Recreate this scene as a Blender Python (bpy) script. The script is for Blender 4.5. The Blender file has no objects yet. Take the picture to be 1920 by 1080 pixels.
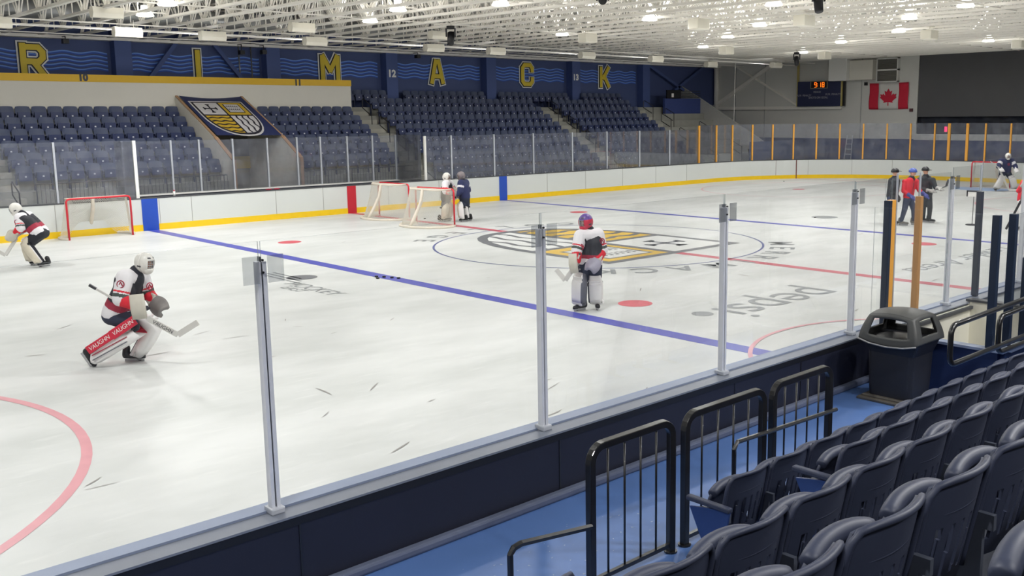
import bpy, bmesh, math, random
from mathutils import Vector, Matrix
random.seed(7)
S=bpy.context.scene
COL=S.collection
PI=math.pi
# ---------------- camera ----------------
cam=bpy.data.cameras.new('camera'); camo=bpy.data.objects.new('camera',cam); COL.objects.link(camo)
Rv=Vector((0.7159863,-0.69806184,-0.00856037)); Uv=Vector((0.11649927,0.10738252,0.98736868)); Fv=Vector((0.68832517,0.70793973,-0.15820811))
camo.matrix_world=Matrix(((Rv.x,Uv.x,-Fv.x,-19.1906),(Rv.y,Uv.y,-Fv.y,-18.9961),(Rv.z,Uv.z,-Fv.z,3.5307),(0,0,0,1)))
cam.sensor_width=36; cam.lens=36*1815.41/1920; cam.shift_x=(960-1086.952)/1920; cam.shift_y=(508.367-540)/1920
cam.clip_start=.05; cam.clip_end=300
S.camera=camo
# ---------------- world, exposure ----------------
w=bpy.data.worlds.new('world'); S.world=w; w.use_nodes=True
w.node_tree.nodes['Background'].inputs[0].default_value=(.8,.85,1,1); w.node_tree.nodes['Background'].inputs[1].default_value=.02
S.view_settings.view_transform='Standard'; S.view_settings.look='None'; S.view_settings.gamma=1; S.view_settings.use_curve_mapping=False
S.view_settings.exposure=0.35
try: S.cycles.transparent_max_bounces=32; S.cycles.max_bounces=8; S.cycles.diffuse_bounces=5; S.cycles.caustics_reflective=False; S.cycles.caustics_refractive=False
except Exception: pass
LAMP_W=218.0
def lamp(parent,loc,watts,size=.5,spread=3.1,color=(1,.995,.99),rot=(0,0,0)):
    l=bpy.data.lights.new('lamp_light','AREA'); l.shape='DISK'; l.size=size; l.energy=watts; l.spread=spread; l.color=color
    o=bpy.data.objects.new('lamp_light',l); COL.objects.link(o); o.location=loc; o.rotation_euler=rot; o.parent=parent; return o
# ---------------- materials ----------------
def lin(c):
    return tuple(((x/255)/12.92 if x/255<=.04045 else ((x/255+.055)/1.055)**2.4) for x in c)
MATS={}
def mat(name,rgb,rough=.5,metal=0,var=.06,scale=6,spec=.5,bump=0,emit=None,estr=1,coat=0):
    if name in MATS:return MATS[name]
    m=bpy.data.materials.new(name); m.use_nodes=True; nt=m.node_tree; b=nt.nodes['Principled BSDF']
    c=lin(rgb)
    tc=nt.nodes.new('ShaderNodeTexCoord'); n=nt.nodes.new('ShaderNodeTexNoise'); n.inputs['Scale'].default_value=scale; n.inputs['Detail'].default_value=4
    nt.links.new(tc.outputs['Object'],n.inputs['Vector'])
    mx=nt.nodes.new('ShaderNodeMix'); mx.data_type='RGBA'
    mx.inputs[6].default_value=(*[x*(1-var) for x in c],1); mx.inputs[7].default_value=(*[min(1,x*(1+var)) for x in c],1)
    nt.links.new(n.outputs['Fac'],mx.inputs[0]); nt.links.new(mx.outputs[2],b.inputs['Base Color'])
    b.inputs['Roughness'].default_value=rough; b.inputs['Metallic'].default_value=metal; b.inputs['Specular IOR Level'].default_value=spec
    b.inputs['Coat Weight'].default_value=coat
    if emit: b.inputs['Emission Color'].default_value=(*lin(emit),1); b.inputs['Emission Strength'].default_value=estr
    if bump:
        bp=nt.nodes.new('ShaderNodeBump'); bp.inputs['Strength'].default_value=bump; bp.inputs['Distance'].default_value=.01
        nt.links.new(n.outputs['Fac'],bp.inputs['Height']); nt.links.new(bp.outputs[0],b.inputs['Normal'])
    MATS[name]=m; return m
def glassmat(name,tint=(1,1,1),haze=.05,hazec=(200,205,215),gloss=1.0,rough=.02):
    if name in MATS:return MATS[name]
    m=bpy.data.materials.new(name); m.use_nodes=True; nt=m.node_tree; nt.nodes.clear()
    out=nt.nodes.new('ShaderNodeOutputMaterial'); tr=nt.nodes.new('ShaderNodeBsdfTransparent'); tr.inputs[0].default_value=(*tint,1)
    df=nt.nodes.new('ShaderNodeBsdfDiffuse'); df.inputs[0].default_value=(*lin(hazec),1)
    gl=nt.nodes.new('ShaderNodeBsdfGlossy'); gl.inputs['Roughness'].default_value=rough
    fr=nt.nodes.new('ShaderNodeFresnel'); fr.inputs[0].default_value=1.35
    ml=nt.nodes.new('ShaderNodeMath'); ml.operation='MULTIPLY'; ml.inputs[1].default_value=gloss
    nz=nt.nodes.new('ShaderNodeTexNoise'); nz.inputs['Scale'].default_value=3; tc=nt.nodes.new('ShaderNodeTexCoord'); nt.links.new(tc.outputs['Object'],nz.inputs['Vector'])
    mh=nt.nodes.new('ShaderNodeMath'); mh.operation='MULTIPLY'; mh.inputs[1].default_value=haze*2; nt.links.new(nz.outputs['Fac'],mh.inputs[0])
    m1=nt.nodes.new('ShaderNodeMixShader'); m2=nt.nodes.new('ShaderNodeMixShader')
    nt.links.new(mh.outputs[0],m1.inputs[0]); nt.links.new(tr.outputs[0],m1.inputs[1]); nt.links.new(df.outputs[0],m1.inputs[2])
    nt.links.new(fr.outputs[0],ml.inputs[0]); nt.links.new(ml.outputs[0],m2.inputs[0]); nt.links.new(m1.outputs[0],m2.inputs[1]); nt.links.new(gl.outputs[0],m2.inputs[2])
    nt.links.new(m2.outputs[0],out.inputs[0]); MATS[name]=m; return m
NAVYSEAT=mat('navy_seat',(54,65,94),.5,var=.08,spec=.45)
NAVYSEATN=mat('navy_seat_near',(52,58,78),.5,var=.08,spec=.5,scale=20)
SEATPAN=mat('navy_seat_pan',(40,52,92),.4,var=.08)
NAVYWALL=mat('navy_wall',(70,84,128),.7,var=.05,scale=.6)
NAVYDK=mat('navy_panel',(26,29,46),.55,var=.1,scale=3)
NAVYDK2=mat('navy_panel_box',(28,44,84),.5,var=.1,scale=3)
PILAST=mat('navy_pilaster',(72,90,142),.65,var=.05)
WAVE=mat('wave_light',(108,152,226),.6); WAVE2=mat('wave_dark',(46,82,176),.6)
YEL=mat('gold_paint',(226,182,30),.5,var=.05); LYEL=mat('letter_gold',(222,196,48),.5,var=.08)
OFFW=mat('off_white_wall',(224,221,210),.7,var=.03,scale=1.5)
WGREY=mat('end_wall_grey',(212,212,207),.75,var=.05,scale=.8)
STEEL=mat('white_steel',(240,237,230),.5,var=.04)
DECK=mat('roof_deck',(196,194,188),.7,var=.1,scale=2)
GALV=mat('galvanised_duct',(150,152,152),.35,metal=.5,var=.15,scale=4)
CONC=mat('grey_concrete',(150,150,142),.8,var=.12,scale=3)
CONCD=mat('dark_concrete',(90,92,95),.8,var=.15,scale=3)
BLUEFL=mat('blue_painted_floor',(80,112,168),.42,var=.14,scale=1.6)
BLK=mat('black_metal',(26,26,28),.3,spec=.6,coat=.3); BLKP=mat('black_plastic',(22,23,28),.45); RUB=mat('black_rubber',(14,14,15),.6)
ALU=mat('aluminium',(226,228,234),.35,metal=.15,var=.08,scale=8); ALUP=mat('grey_channel',(186,190,198),.4,metal=.1)
WHT=mat('white_paint',(236,236,232),.45,var=.02); BOARD=mat('white_board',(210,214,212),.3,var=.03,scale=1.2)
KICK=mat('yellow_kickplate',(236,196,20),.35,var=.06); CAPD=mat('dark_cap_rail',(72,74,78),.5)
CAPB=mat('blue_grey_cap',(140,152,178),.45,var=.08,scale=5); CAPG=mat('grey_cap',(116,122,134),.45,var=.1,scale=6)
BLUE=mat('ice_blue',(78,82,176),.35,var=.16,scale=2.5,spec=.3); BLUEB=mat('board_blue',(28,74,178),.4); RED=mat('ice_red',(196,88,104),.35,var=.15,scale=3,spec=.3); REDB=mat('board_red',(190,28,48),.4)
THINB=mat('circle_blue',(92,100,150),.35,var=.15,spec=.3); THINR=mat('circle_red',(206,140,148),.4,var=.15,spec=.3)
IGREY=mat('logo_grey',(112,114,118),.4,var=.12,scale=3,spec=.3); IGREYL=mat('lettering_grey',(136,140,142),.4,var=.15,scale=3,spec=.3); IYEL=mat('logo_gold',(214,178,76),.4,var=.12,scale=2,spec=.3); IWHT=mat('logo_white',(222,224,222),.35,var=.04,spec=.3)
REDP=mat('red_post',(206,36,52),.4); NETW=mat('net_cord',(216,212,200),.8); NETPAD=mat('net_padding',(214,206,192),.7,var=.1,scale=9)
YPOST=mat('orange_yellow_post',(236,170,70),.4,var=.05); NPOST=mat('navy_post',(30,42,62),.4)
BANN=mat('banner_navy',(40,50,96),.75,var=.15,scale=1.5); BWHT=mat('banner_white',(216,214,214),.7); BYEL=mat('banner_gold',(214,178,50),.7); BDK=mat('banner_dark',(46,44,56),.7); WOOD=mat('pale_wood_edge',(176,140,108),.6)
FRED=mat('flag_red',(204,34,62),.75,var=.08); FWH=mat('flag_white',(214,212,208),.75,var=.04)
CURT=mat('black_curtain',(92,92,94),.85,var=.1,scale=1)
SKIN=mat('skin',(196,150,126),.55); BASE=mat('dark_base_layer',(34,36,46),.8)
JBLK=mat('jersey_black',(38,40,48),.75,var=.12,scale=9,bump=.3); JWHT=mat('jersey_white',(226,224,228),.75,var=.05,scale=9,bump=.3); JRED=mat('jersey_red',(214,28,48),.7,var=.1,scale=9,bump=.3); JNAVY=mat('jersey_navy',(34,42,84),.75,var=.12,scale=9,bump=.3); JDRED=mat('jersey_dark_red',(156,34,60),.7,var=.1); JGRN=mat('jersey_grey_stripe',(70,78,74),.7)
PWHT=mat('pad_white',(228,226,226),.5,var=.05,scale=12); PRED=mat('pad_red',(206,34,62),.5,var=.1); PCRM=mat('pad_cream',(206,198,180),.6,var=.12,scale=10); PGRY=mat('pad_grey',(96,98,108),.6,var=.15,scale=10); GCRM=mat('glove_cream',(196,192,180),.6,var=.12,scale=14); GGRY=mat('catcher_grey',(128,124,122),.6,var=.25,scale=10)
PANT=mat('navy_pants',(36,44,66),.75,var=.15,scale=8,bump=.3); JEAN=mat('track_pants',(52,62,88),.8,var=.15,scale=8,bump=.3); JACK=mat('dark_jacket',(44,48,54),.7,var=.2,scale=8,bump=.3)
HELW=mat('helmet_white',(222,220,214),.3,var=.14,scale=26); HELP=mat('helmet_red_purple',(176,52,84),.3,var=.5,scale=22); HELB=mat('helmet_blue',(66,86,160),.35,var=.2,scale=20); CAGE=mat('cage_steel',(180,180,184),.3,metal=.6)
STK=mat('stick_white',(206,204,200),.45,var=.1,scale=14); STKB=mat('stick_black',(48,48,54),.45)
ORANGE=mat('clock_digit',(255,120,20),.5,emit=(255,110,20),estr=1.7); DOMEG=mat('reflector_glow',(250,250,246),.5,emit=(255,253,244),estr=2.5); GLOW=mat('lamp_lens',(255,255,255),.4,emit=(255,252,240),estr=9.0); EXITR=mat('exit_sign_red',(230,40,80),.5,emit=(255,60,110),estr=1.2)
GLN=glassmat('acrylic_near',(.99,.993,.99),.008,gloss=.2); GLF=glassmat('acrylic_far',(.95,.96,.98),.13,(176,180,192),gloss=.8); GEDGE=glassmat('acrylic_edge',(.8,.84,.86),.35,(170,180,185),gloss=.4,rough=.2)  # acrylic_far haze: dull plastic plus a reflected veil, mixed in as pale diffuse colour
BRK=glassmat('acrylic_bracket',(.86,.87,.88),.10,(150,155,160),gloss=.5)
# ---------------- mesh helpers ----------------
class MB:
    def __init__(s): s.v=[]; s.f=[]; s.m=[]; s.mi=0
    def add(s,vs,fs):
        o=len(s.v); s.v+= [tuple(v) for v in vs]; s.f+=[tuple(i+o for i in f) for f in fs]; s.m+=[s.mi]*len(fs); return s
    def box(s,x0,x1,y0,y1,z0,z1):
        return s.add([(x0,y0,z0),(x1,y0,z0),(x1,y1,z0),(x0,y1,z0),(x0,y0,z1),(x1,y0,z1),(x1,y1,z1),(x0,y1,z1)],[(3,2,1,0),(4,5,6,7),(0,1,5,4),(1,2,6,5),(2,3,7,6),(3,0,4,7)])
    def bar(s,a,b,w,t,wd=(0,0,1)):   # box bar a->b, width w along wd, thickness t
        a=Vector(a);b=Vector(b);d=(b-a).normalized();wd=Vector(wd);u=(wd-d*wd.dot(d)).normalized();v=d.cross(u)
        P=[]
        for c in(a,b):
            for i,j in((-1,-1),(1,-1),(1,1),(-1,1)):P.append(c+u*i*w/2+v*j*t/2)
        return s.add(P,[(3,2,1,0),(4,5,6,7),(0,1,5,4),(1,2,6,5),(2,3,7,6),(3,0,4,7)])
    def cyl(s,a,b,r,r2=None,n=10,cap=True):
        a=Vector(a);b=Vector(b);d=(b-a).normalized();u=d.orthogonal().normalized();v=d.cross(u);r2=r if r2 is None else r2
        P=[c+(u*math.cos(2*PI*i/n)+v*math.sin(2*PI*i/n))*q for c,q in((a,r),(b,r2)) for i in range(n)]
        F=[(i,(i+1)%n,n+(i+1)%n,n+i) for i in range(n)]
        if cap:F+=[tuple(range(n))[::-1],tuple(range(n,2*n))]
        return s.add(P,F)
    def tube(s,pts,r,n=8,closed=False,cap=True):
        pts=[Vector(p) for p in pts];N=len(pts);P=[];up=None
        for i,p in enumerate(pts):
            d=((pts[(i+1)%N]-pts[i-1]) if closed else pts[min(i+1,N-1)]-pts[max(i-1,0)]).normalized()
            if up is None:up=d.orthogonal().normalized()
            up=(up-d*up.dot(d)).normalized();v=d.cross(up);rr=r[i] if isinstance(r,(list,tuple)) else r
            P+=[p+(up*math.cos(2*PI*k/n)+v*math.sin(2*PI*k/n))*rr for k in range(n)]
        F=[]
        for i in range(N if closed else N-1):
            j=(i+1)%N
            F+=[(i*n+k,i*n+(k+1)%n,j*n+(k+1)%n,j*n+k) for k in range(n)]
        if not closed and cap:F+=[tuple(range(n))[::-1],tuple((N-1)*n+k for k in range(n))]
        return s.add(P,F)
    def prism(s,poly,axis='z',a=0,b=1):   # poly 2D extruded
        f={'z':lambda p,h:(p[0],p[1],h),'y':lambda p,h:(p[0],h,p[1]),'x':lambda p,h:(h,p[0],p[1])}[axis]
        n=len(poly);P=[f(p,a) for p in poly]+[f(p,b) for p in poly]
        return s.add(P,[tuple(range(n))[::-1],tuple(range(n,2*n))]+[(i,(i+1)%n,n+(i+1)%n,n+i) for i in range(n)])
    def grid(s,fn,nu,nv,skip=None,cu=False):
        P=[fn(i/nu,j/nv) for j in range(nv+1) for i in range(nu+1)]
        return s.add(P,[(j*(nu+1)+i,j*(nu+1)+i+1,(j+1)*(nu+1)+i+1,(j+1)*(nu+1)+i) for j in range(nv) for i in range(nu) if not(skip and skip((i+.5)/nu,(j+.5)/nv))])
    def ell(s,c,rx,ry,rz,nu=16,nv=10,rot=None,skip=None):
        c=Vector(c)
        def fn(a,b):
            th=2*PI*a;ph=PI*(b-.5);p=Vector((rx*math.cos(ph)*math.cos(th),ry*math.cos(ph)*math.sin(th),rz*math.sin(ph)))
            return c+(rot@p if rot else p)
        return s.grid(fn,nu,nv,skip)
    def loft(s,secs):  # secs: list of (center,u,v,hw,ht)
        n=12;P=[]
        for c,u,v,hw,ht in secs:
            c=Vector(c);u=Vector(u).normalized();v=Vector(v).normalized()
            for k in range(n):
                a=2*PI*k/n;x=math.cos(a);y=math.sin(a);x=math.copysign(abs(x)**.5,x);y=math.copysign(abs(y)**.5,y)
                P.append(c+u*hw*x+v*ht*y)
        N=len(secs);F=[(i*n+k,i*n+(k+1)%n,(i+1)*n+(k+1)%n,(i+1)*n+k) for i in range(N-1) for k in range(n)]
        F+=[tuple(range(n))[::-1],tuple((N-1)*n+k for k in range(n))]
        return s.add(P,F)
    def mesh(s,name,mats,smooth=False):
        me=bpy.data.meshes.new(name);me.from_pydata(s.v,[],s.f)
        for m in(mats if isinstance(mats,(list,tuple)) else[mats]):me.materials.append(m)
        me.polygons.foreach_set('material_index',s.m)
        if smooth:me.polygons.foreach_set('use_smooth',[True]*len(me.polygons))
        me.update();return me
    def build(s,name,mats,parent=None,smooth=False,bevel=0,fix=False):
        me=s.mesh(name,mats,smooth)
        if fix:
            bm=bmesh.new();bm.from_mesh(me);bmesh.ops.remove_doubles(bm,verts=bm.verts,dist=1e-5);bmesh.ops.recalc_face_normals(bm,faces=bm.faces);bm.to_mesh(me);bm.free()
        return link(name,me,parent,bevel)
def link(name,me,parent=None,bevel=0):
    o=bpy.data.objects.new(name,me);COL.objects.link(o)
    if parent:o.parent=parent
    if bevel:
        m=o.modifiers.new('bevel','BEVEL');m.width=bevel;m.segments=2;m.limit_method='ANGLE'
    return o
def tag(o,label,cat,group=None):
    o['label']=label;o['category']=cat
    if group:o['group']=group
    return o
def thing(name,label,cat,loc=(0,0,0),rz=0,group=None):
    o=bpy.data.objects.new(name,None);COL.objects.link(o);o.location=loc;o.rotation_euler=(0,0,rz);o.empty_display_size=.1
    return tag(o,label,cat,group)
def struct(o,label=None,cat=None):
    o['kind']='structure'
    if label:o['label']=label
    if cat:o['category']=cat
    return o
def dup(root,loc,rz=0,label=None,group=None):
    r=root.copy();COL.objects.link(r);r.location=loc;r.rotation_euler=(0,0,rz)
    if label:r['label']=label
    if group:r['group']=group
    for ch in list(root.children):
        c=ch.copy();COL.objects.link(c);c.parent=r
        for g in ch.children:
            d=g.copy();COL.objects.link(d);d.parent=c
    return r
def textobj(name,txt,size,m,parent,M,extrude=.001,offset=0,shear=0,align='CENTER'):
    cu=bpy.data.curves.new(name,'FONT');cu.body=txt;cu.size=size;cu.extrude=extrude;cu.offset=offset;cu.shear=shear;cu.align_x=align;cu.align_y='CENTER'
    t=bpy.data.objects.new('tmp_text',cu);COL.objects.link(t)
    dg=bpy.context.evaluated_depsgraph_get();me=bpy.data.meshes.new_from_object(t.evaluated_get(dg))
    bpy.data.objects.remove(t);bpy.data.curves.remove(cu)
    me.name=name;me.materials.clear();me.materials.append(m);me.transform(M)
    return link(name,me,parent)
def frame(o,x,y,z=None):
    x=Vector(x).normalized();y=Vector(y).normalized();z=x.cross(y)
    o=Vector(o);return Matrix(((x.x,y.x,z.x,o.x),(x.y,y.y,z.y,o.y),(x.z,y.z,z.z,o.z),(0,0,0,1)))
ORD=['','first','second','third','fourth','fifth','sixth','seventh','eighth','ninth','tenth','eleventh','twelfth','thirteenth','fourteenth','fifteenth','sixteenth','seventeenth','eighteenth','nineteenth','twentieth','twenty-first','twenty-second','twenty-third','twenty-fourth','twenty-fifth','twenty-sixth','twenty-seventh','twenty-eighth','twenty-ninth','thirtieth']
def arc_pts(c,r,a0,a1,n,pl='xy'):
    out=[]
    for i in range(n+1):
        a=a0+(a1-a0)*i/n;out.append((c[0]+r*math.cos(a),c[1]+r*math.sin(a)))
    return out
# ================= SETTING =================
XL,XR,YN,YF,ZC=-36.0,33.4,-25.0,22.0,8.05
struct(MB().box(XL,XR,YN,YF,-.35,-.06).build('floor',CONCD))
struct(MB().box(XL,XR,YN-.2,YF+.2,ZC,ZC+.15).build('ceiling',DECK))
struct(MB().box(XL,XR+.2,YF,YF+.2,-.3,ZC).build('wall_far',NAVYWALL))
struct(MB().box(XL-.2,XL,YN,YF,-.3,ZC).build('wall_left',WGREY))
struct(MB().box(XL,XR,YN-.2,YN,-.3,ZC).build('wall_near',NAVYDK))
# end wall with the dark opening right of the flag
e=MB();e.box(XR,XR+.2,7.62,YF+.2,2.06,ZC);e.mi=1;e.box(XR,XR+.2,7.62,YF+.2,-.3,2.06);e.box(XR,XR+.2,YN,7.62,-.3,2.02);e.mi=0
e.box(XR,XR+.2,YN,-7,2.02,ZC);e.box(XR,XR+.2,-7,7.62,6.85,ZC);e.mi=2;e.box(XR+2.6,XR+2.7,YN,9,-.3,ZC)
struct(e.build('wall_right',[WGREY,mat('navy_dado',(44,60,112),.65),CURT]))
struct(MB().box(XR-.05,XR+.05,7.5,7.62,2.02,6.9).box(XR-.07,XR+.2,-7,7.62,2.02,2.36).build('trim_1',WGREY))
cur=MB()
for i in range(30):
    y0=-7+i*.4873
    cur.box(XR+.02,XR+.06,y0,y0+.4873,3.32,6.86)
o=cur.build('wall_curtain',CURT);tag(o,'dark grey curtain covering the opening high on the end wall','curtain')
o=MB().box(XR+.35,XR+.4,-7,7.6,2.36,3.4).build('dark_window',glassmat('dark_glass',(.35,.36,.4),.32,(96,100,112)));tag(o,'dark glazed strip under the grey curtain on the end wall','window')
o=thing('exit_sign','small glowing red exit sign behind the dark glazed strip','sign',(XR+.3,5.9,2.46))
MB().box(-.03,.0,-.1,.1,0,.33).build('sign_case',BLKP,o);MB().box(-.035,-.03,-.08,.08,.02,.31).build('sign_face',EXITR,o)
# pilasters
for i,x in enumerate([-17.0,-10.9,-4.8,1.53,7.66,13.82,20.05,26.05]):
    struct(MB().box(x-.32,x+.32,21.5,22.0,0,7.0).build('trim_%d'%(i+2),PILAST))
# wave mural in each bay
bays=[(-16.5,-11.4),(-10.4,-5.25),(-4.3,1.1),(2.05,7.15),(8.0,13.42),(14.3,19.55),(20.55,25.6)]
for a,b in bays:
    o=None
    m=MB()
    for k in range(5):
        for q,(dz,hh) in enumerate(((0,.024),(-.05,.026))):
            m.mi=q;zc=6.14-k*.155+dz;n=int((b-a)/.07)
            P=[];
            for i in range(n+1):
                x=a+(b-a)*i/n;z=zc+.038*math.sin(2*PI*(x-a)/1.13+.6)
                P+=[(x,21.995-.004,z-hh),(x,21.995-.004,z+hh)]
            m.add(P,[(2*i,2*i+2,2*i+3,2*i+1) for i in range(n)])
    o=m.build('wave_mural',[WAVE,WAVE2]);tag(o,'painted light blue wave bands on navy wall '+{-16.5:'beyond the left edge',-10.4:'behind the big R',-4.3:'behind the I',2.05:'behind the M',8.0:'behind the A',14.3:'behind the C',20.55:'behind the K'}[a],'wall painting','wave bands on the wall')
GL={'R':[((.12,0),(.12,1)),((.12,.88),(.72,.88)),((.72,.88),(.88,.74)),((.88,.74),(.88,.56)),((.88,.56),(.72,.44)),((.12,.44),(.72,.44)),((.5,.44),(.9,0))],
 'I':[((.5,0),(.5,1))],'M':[((.12,0),(.12,1)),((.14,.98),(.5,.42)),((.5,.42),(.86,.98)),((.88,1),(.88,0))],
 'A':[((.12,0),(.42,.98)),((.58,.98),(.88,0)),((.25,.32),(.75,.32)),((.4,.92),(.6,.92))],
 'C':[((.86,.66),(.86,.8)),((.86,.8),(.72,.93)),((.72,.93),(.28,.93)),((.28,.93),(.13,.8)),((.13,.8),(.13,.2)),((.13,.2),(.28,.07)),((.28,.07),(.72,.07)),((.72,.07),(.86,.2)),((.86,.2),(.86,.34))],
 'K':[((.12,0),(.12,1)),((.84,1),(.3,.42)),((.36,.6),(.86,0))]}
def wall_letter(ch,x0,x1,z0=5.2,z1=6.4,y=21.95):
    W,H=x1-x0,z1-z0
    t=thing('wall_letter','large gold block letter %s with white outline on the navy wall'%ch,'letter',(x0,y,z0))
    def layer(wd,yy,nm,mt):
        m=MB()
        for bi,(a,b) in enumerate(GL[ch]):
            yy=yy-.0012
            A=Vector((a[0]*W,yy,a[1]*H));B=Vector((b[0]*W,yy,b[1]*H));d=(B-A).normalized()
            e=(wd-.17)/2+.0 if True else 0
            ext=(wd-.22)/2
            if a[1] in(0,1) and b[1] in(0,1) or a[1]==0 or b[1]==0 or a[1]==1 or b[1]==1:
                A2,B2=A.copy(),B.copy()
                if a[1] in(0,1):A2=A-d*ext
                if b[1] in(0,1):B2=B+d*ext
                if a[1] not in(0,1):A2=A-d*wd*.2
                if b[1] not in(0,1):B2=B+d*wd*.2
            else:A2,B2=A-d*wd*.26,B+d*wd*.26
            m.bar(A2,B2,wd,.012,(d.z,0,-d.x))
        m.build(nm,mt,t)
    layer(.40,0,'white_outline',WHT);layer(.29,-.03,'navy_outline',NAVYDK);layer(.215,-.06,'gold_face',LYEL)
for ch,a,b in(('R',-8.38,-7.5),('I',-2.15,-1.2),('M',4.02,5.06),('A',10.14,11.08),('C',16.2,17.16),('K',22.36,23.28)):wall_letter(ch,a,b)
def wallnum(txt,x,y,z,m,size=.42):
    M=frame((x,y,z),(1,0,0),(0,0,1))
    o=textobj('section_number',txt,size,m,None,M,offset=.022);tag(o,{'10':'dark section number ten on the yellow band below R','11':'dark section number eleven on the yellow band below M','12':'white section number twelve on the pilaster beside A','13':'white section number thirteen on the pilaster beside K'}[txt],'number')
wallnum('12',7.63,21.49,5.62,WHT,.46);wallnum('13',20.0,21.49,5.7,WHT,.46);wallnum('10',-6.75,20.3,5.1,mat('number_grey',(70,72,80),.6),.34);wallnum('11',2.0,20.3,5.06,MATS['number_grey'],.34)
# press box wall
o=thing('press_box','long white press box front with yellow top band above the seats','press box',(0,0,0))
MB().box(-30,4.62,20.32,20.45,2.5,4.95).box(4.5,4.62,20.45,21.9,2.5,4.95).build('front_panel',OFFW,o)
MB().box(-30,4.64,20.3,20.46,4.95,5.22).box(4.5,4.64,20.46,21.9,4.95,5.22).build('yellow_band',YEL,o)
MB().box(-30,4.5,20.45,21.9,4.7,4.75).build('deck',CONCD,o)
# far wall braces
def brace(a,b,label,m=PILAST,w=.16,name='wall_brace'):
    o=MB().bar(a,b,w,w).build(name,m);tag(o,label,'beam');return o
brace((-2.35,21.75,6.95),(-3.75,21.75,5.2),'slanting navy brace left of the gold letter I')
brace((-1.25,21.75,6.95),(.25,21.75,5.1),'slanting navy brace right of the gold letter I')
brace((26.2,21.75,6.7),(29.9,21.75,5.1),'navy diagonal brace beside the far corner, falling to the right')
brace((32.4,21.75,6.9),(29.0,21.75,5.1),'navy diagonal brace beside the far corner, rising to the right')
for x in(.05,.6):
    o=MB().cyl((x,21.7,5.0),(x,21.7,6.9),.03).build('conduit_pipe',BLK);tag(o,'thin dark vertical pipe on the navy wall, '+('left' if x<.3 else 'right')+' one between I and M','pipe')
# end wall steelwork
brace((XR-.1,21.9,4.07),(XR-.1,17.1,6.75),'light grey diagonal steel brace rising right on end wall',STEEL,.2)
brace((XR-.06,20.2,6.65),(XR-.06,15.3,4.0),'thinner grey diagonal brace falling right on end wall',STEEL,.1)
o=MB().bar((XR-.1,21.9,3.95),(XR-.1,12.3,3.9),.2,.14).build('wall_rail',STEEL);tag(o,'horizontal grey steel rail under the braces on the end wall','beam')
o=thing('corner_pipe','white vertical pipe in the corner of navy and grey walls','pipe',(XR-.15,21.7,0));MB().cyl((0,0,3.9),(0,0,6.6),.16,n=14).build('pipe',STEEL,o,True);MB().cyl((0,0,6.6),(-.1,1e-3,6.75),.16,.24,n=14).cyl((-.9,.1,6.72),(.1,0,6.72),.1).build('pipe_elbow',STEEL,o,True)
for y,l in((20.2,'left'),(17.9,'middle'),(11.05,'right')):
    o=MB().box(XR-.02,XR,y-.03,y+.03,2.06,6.8).build('wall_seam',mat('seam_grey',(176,177,175),.7));tag(o,'thin vertical seam in the grey end wall, the %s one'%l,'seam')
# scoreboard
o=thing('scoreboard','navy scoreboard showing an orange 9:18 clock on the end wall','scoreboard',(XR-.25,13.73,3.99))
MB().box(-.12,.12,-1.5,1.5,0,1.5).build('cabinet',mat('scoreboard_navy',(44,50,84),.6,var=.1),o,bevel=.01)
MB().box(-.14,-.1,-.62,.58,1.06,1.52).build('clock_frame',mat('clock_frame',(150,142,120),.5),o)
MB().box(-.15,-.13,-.56,.52,1.1,1.48).build('clock_face',BLKP,o)
sg=MB()
SEG={'9':'abcdfg','1':'bc','8':'abcdefg'}
def seg7(m,ch,y,z,h=.27,wd=.13):
    t=.026;L={'a':((0,h),(wd,h)),'g':((0,h/2),(wd,h/2)),'d':((0,0),(wd,0)),'f':((0,h/2),(0,h)),'b':((wd,h/2),(wd,h)),'e':((0,0),(0,h/2)),'c':((wd,0),(wd,h/2))}
    for s_ in SEG[ch]:
        a,b=L[s_];m.bar((-.155,y-a[0],z+a[1]),(-.155,y-b[0],z+b[1]),t,.01,(0,0,1) if a[1]==b[1] else(0,1,0))
seg7(sg,'9',.28,1.15);seg7(sg,'1',-.02,1.15);seg7(sg,'8',-.26,1.15)
sg.box(-.16,-.15,.06,.1,1.2,1.24).box(-.16,-.15,.06,.1,1.32,1.36);sg.build('clock_digits',ORANGE,o)
GREYT=mat('scoreboard_lettering',(150,152,164),.6)
for t_,y,z,s_ in(('PERIOD',.1,.86,.15),('SHOTS ON GOAL',.02,.52,.17),('PLYR  PENALTY',1.02,.66,.15),('PLYR  PENALTY',-1.0,.7,.15)):
    textobj('lettering',t_,s_,GREYT,o,frame((-.125,y,z),(0,-1,0),(0,0,1)),offset=.004)
MB().box(-.1,.06,1.5,1.58,0,3.0).box(-.1,.06,-1.6,-1.5,0,1.55).build('yellow_post',mat('dull_yellow',(190,176,110),.6),o)
MB().box(-.05,.1,-1.72,-1.62,0,1.55).build('black_side_post',BLK,o)
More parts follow.
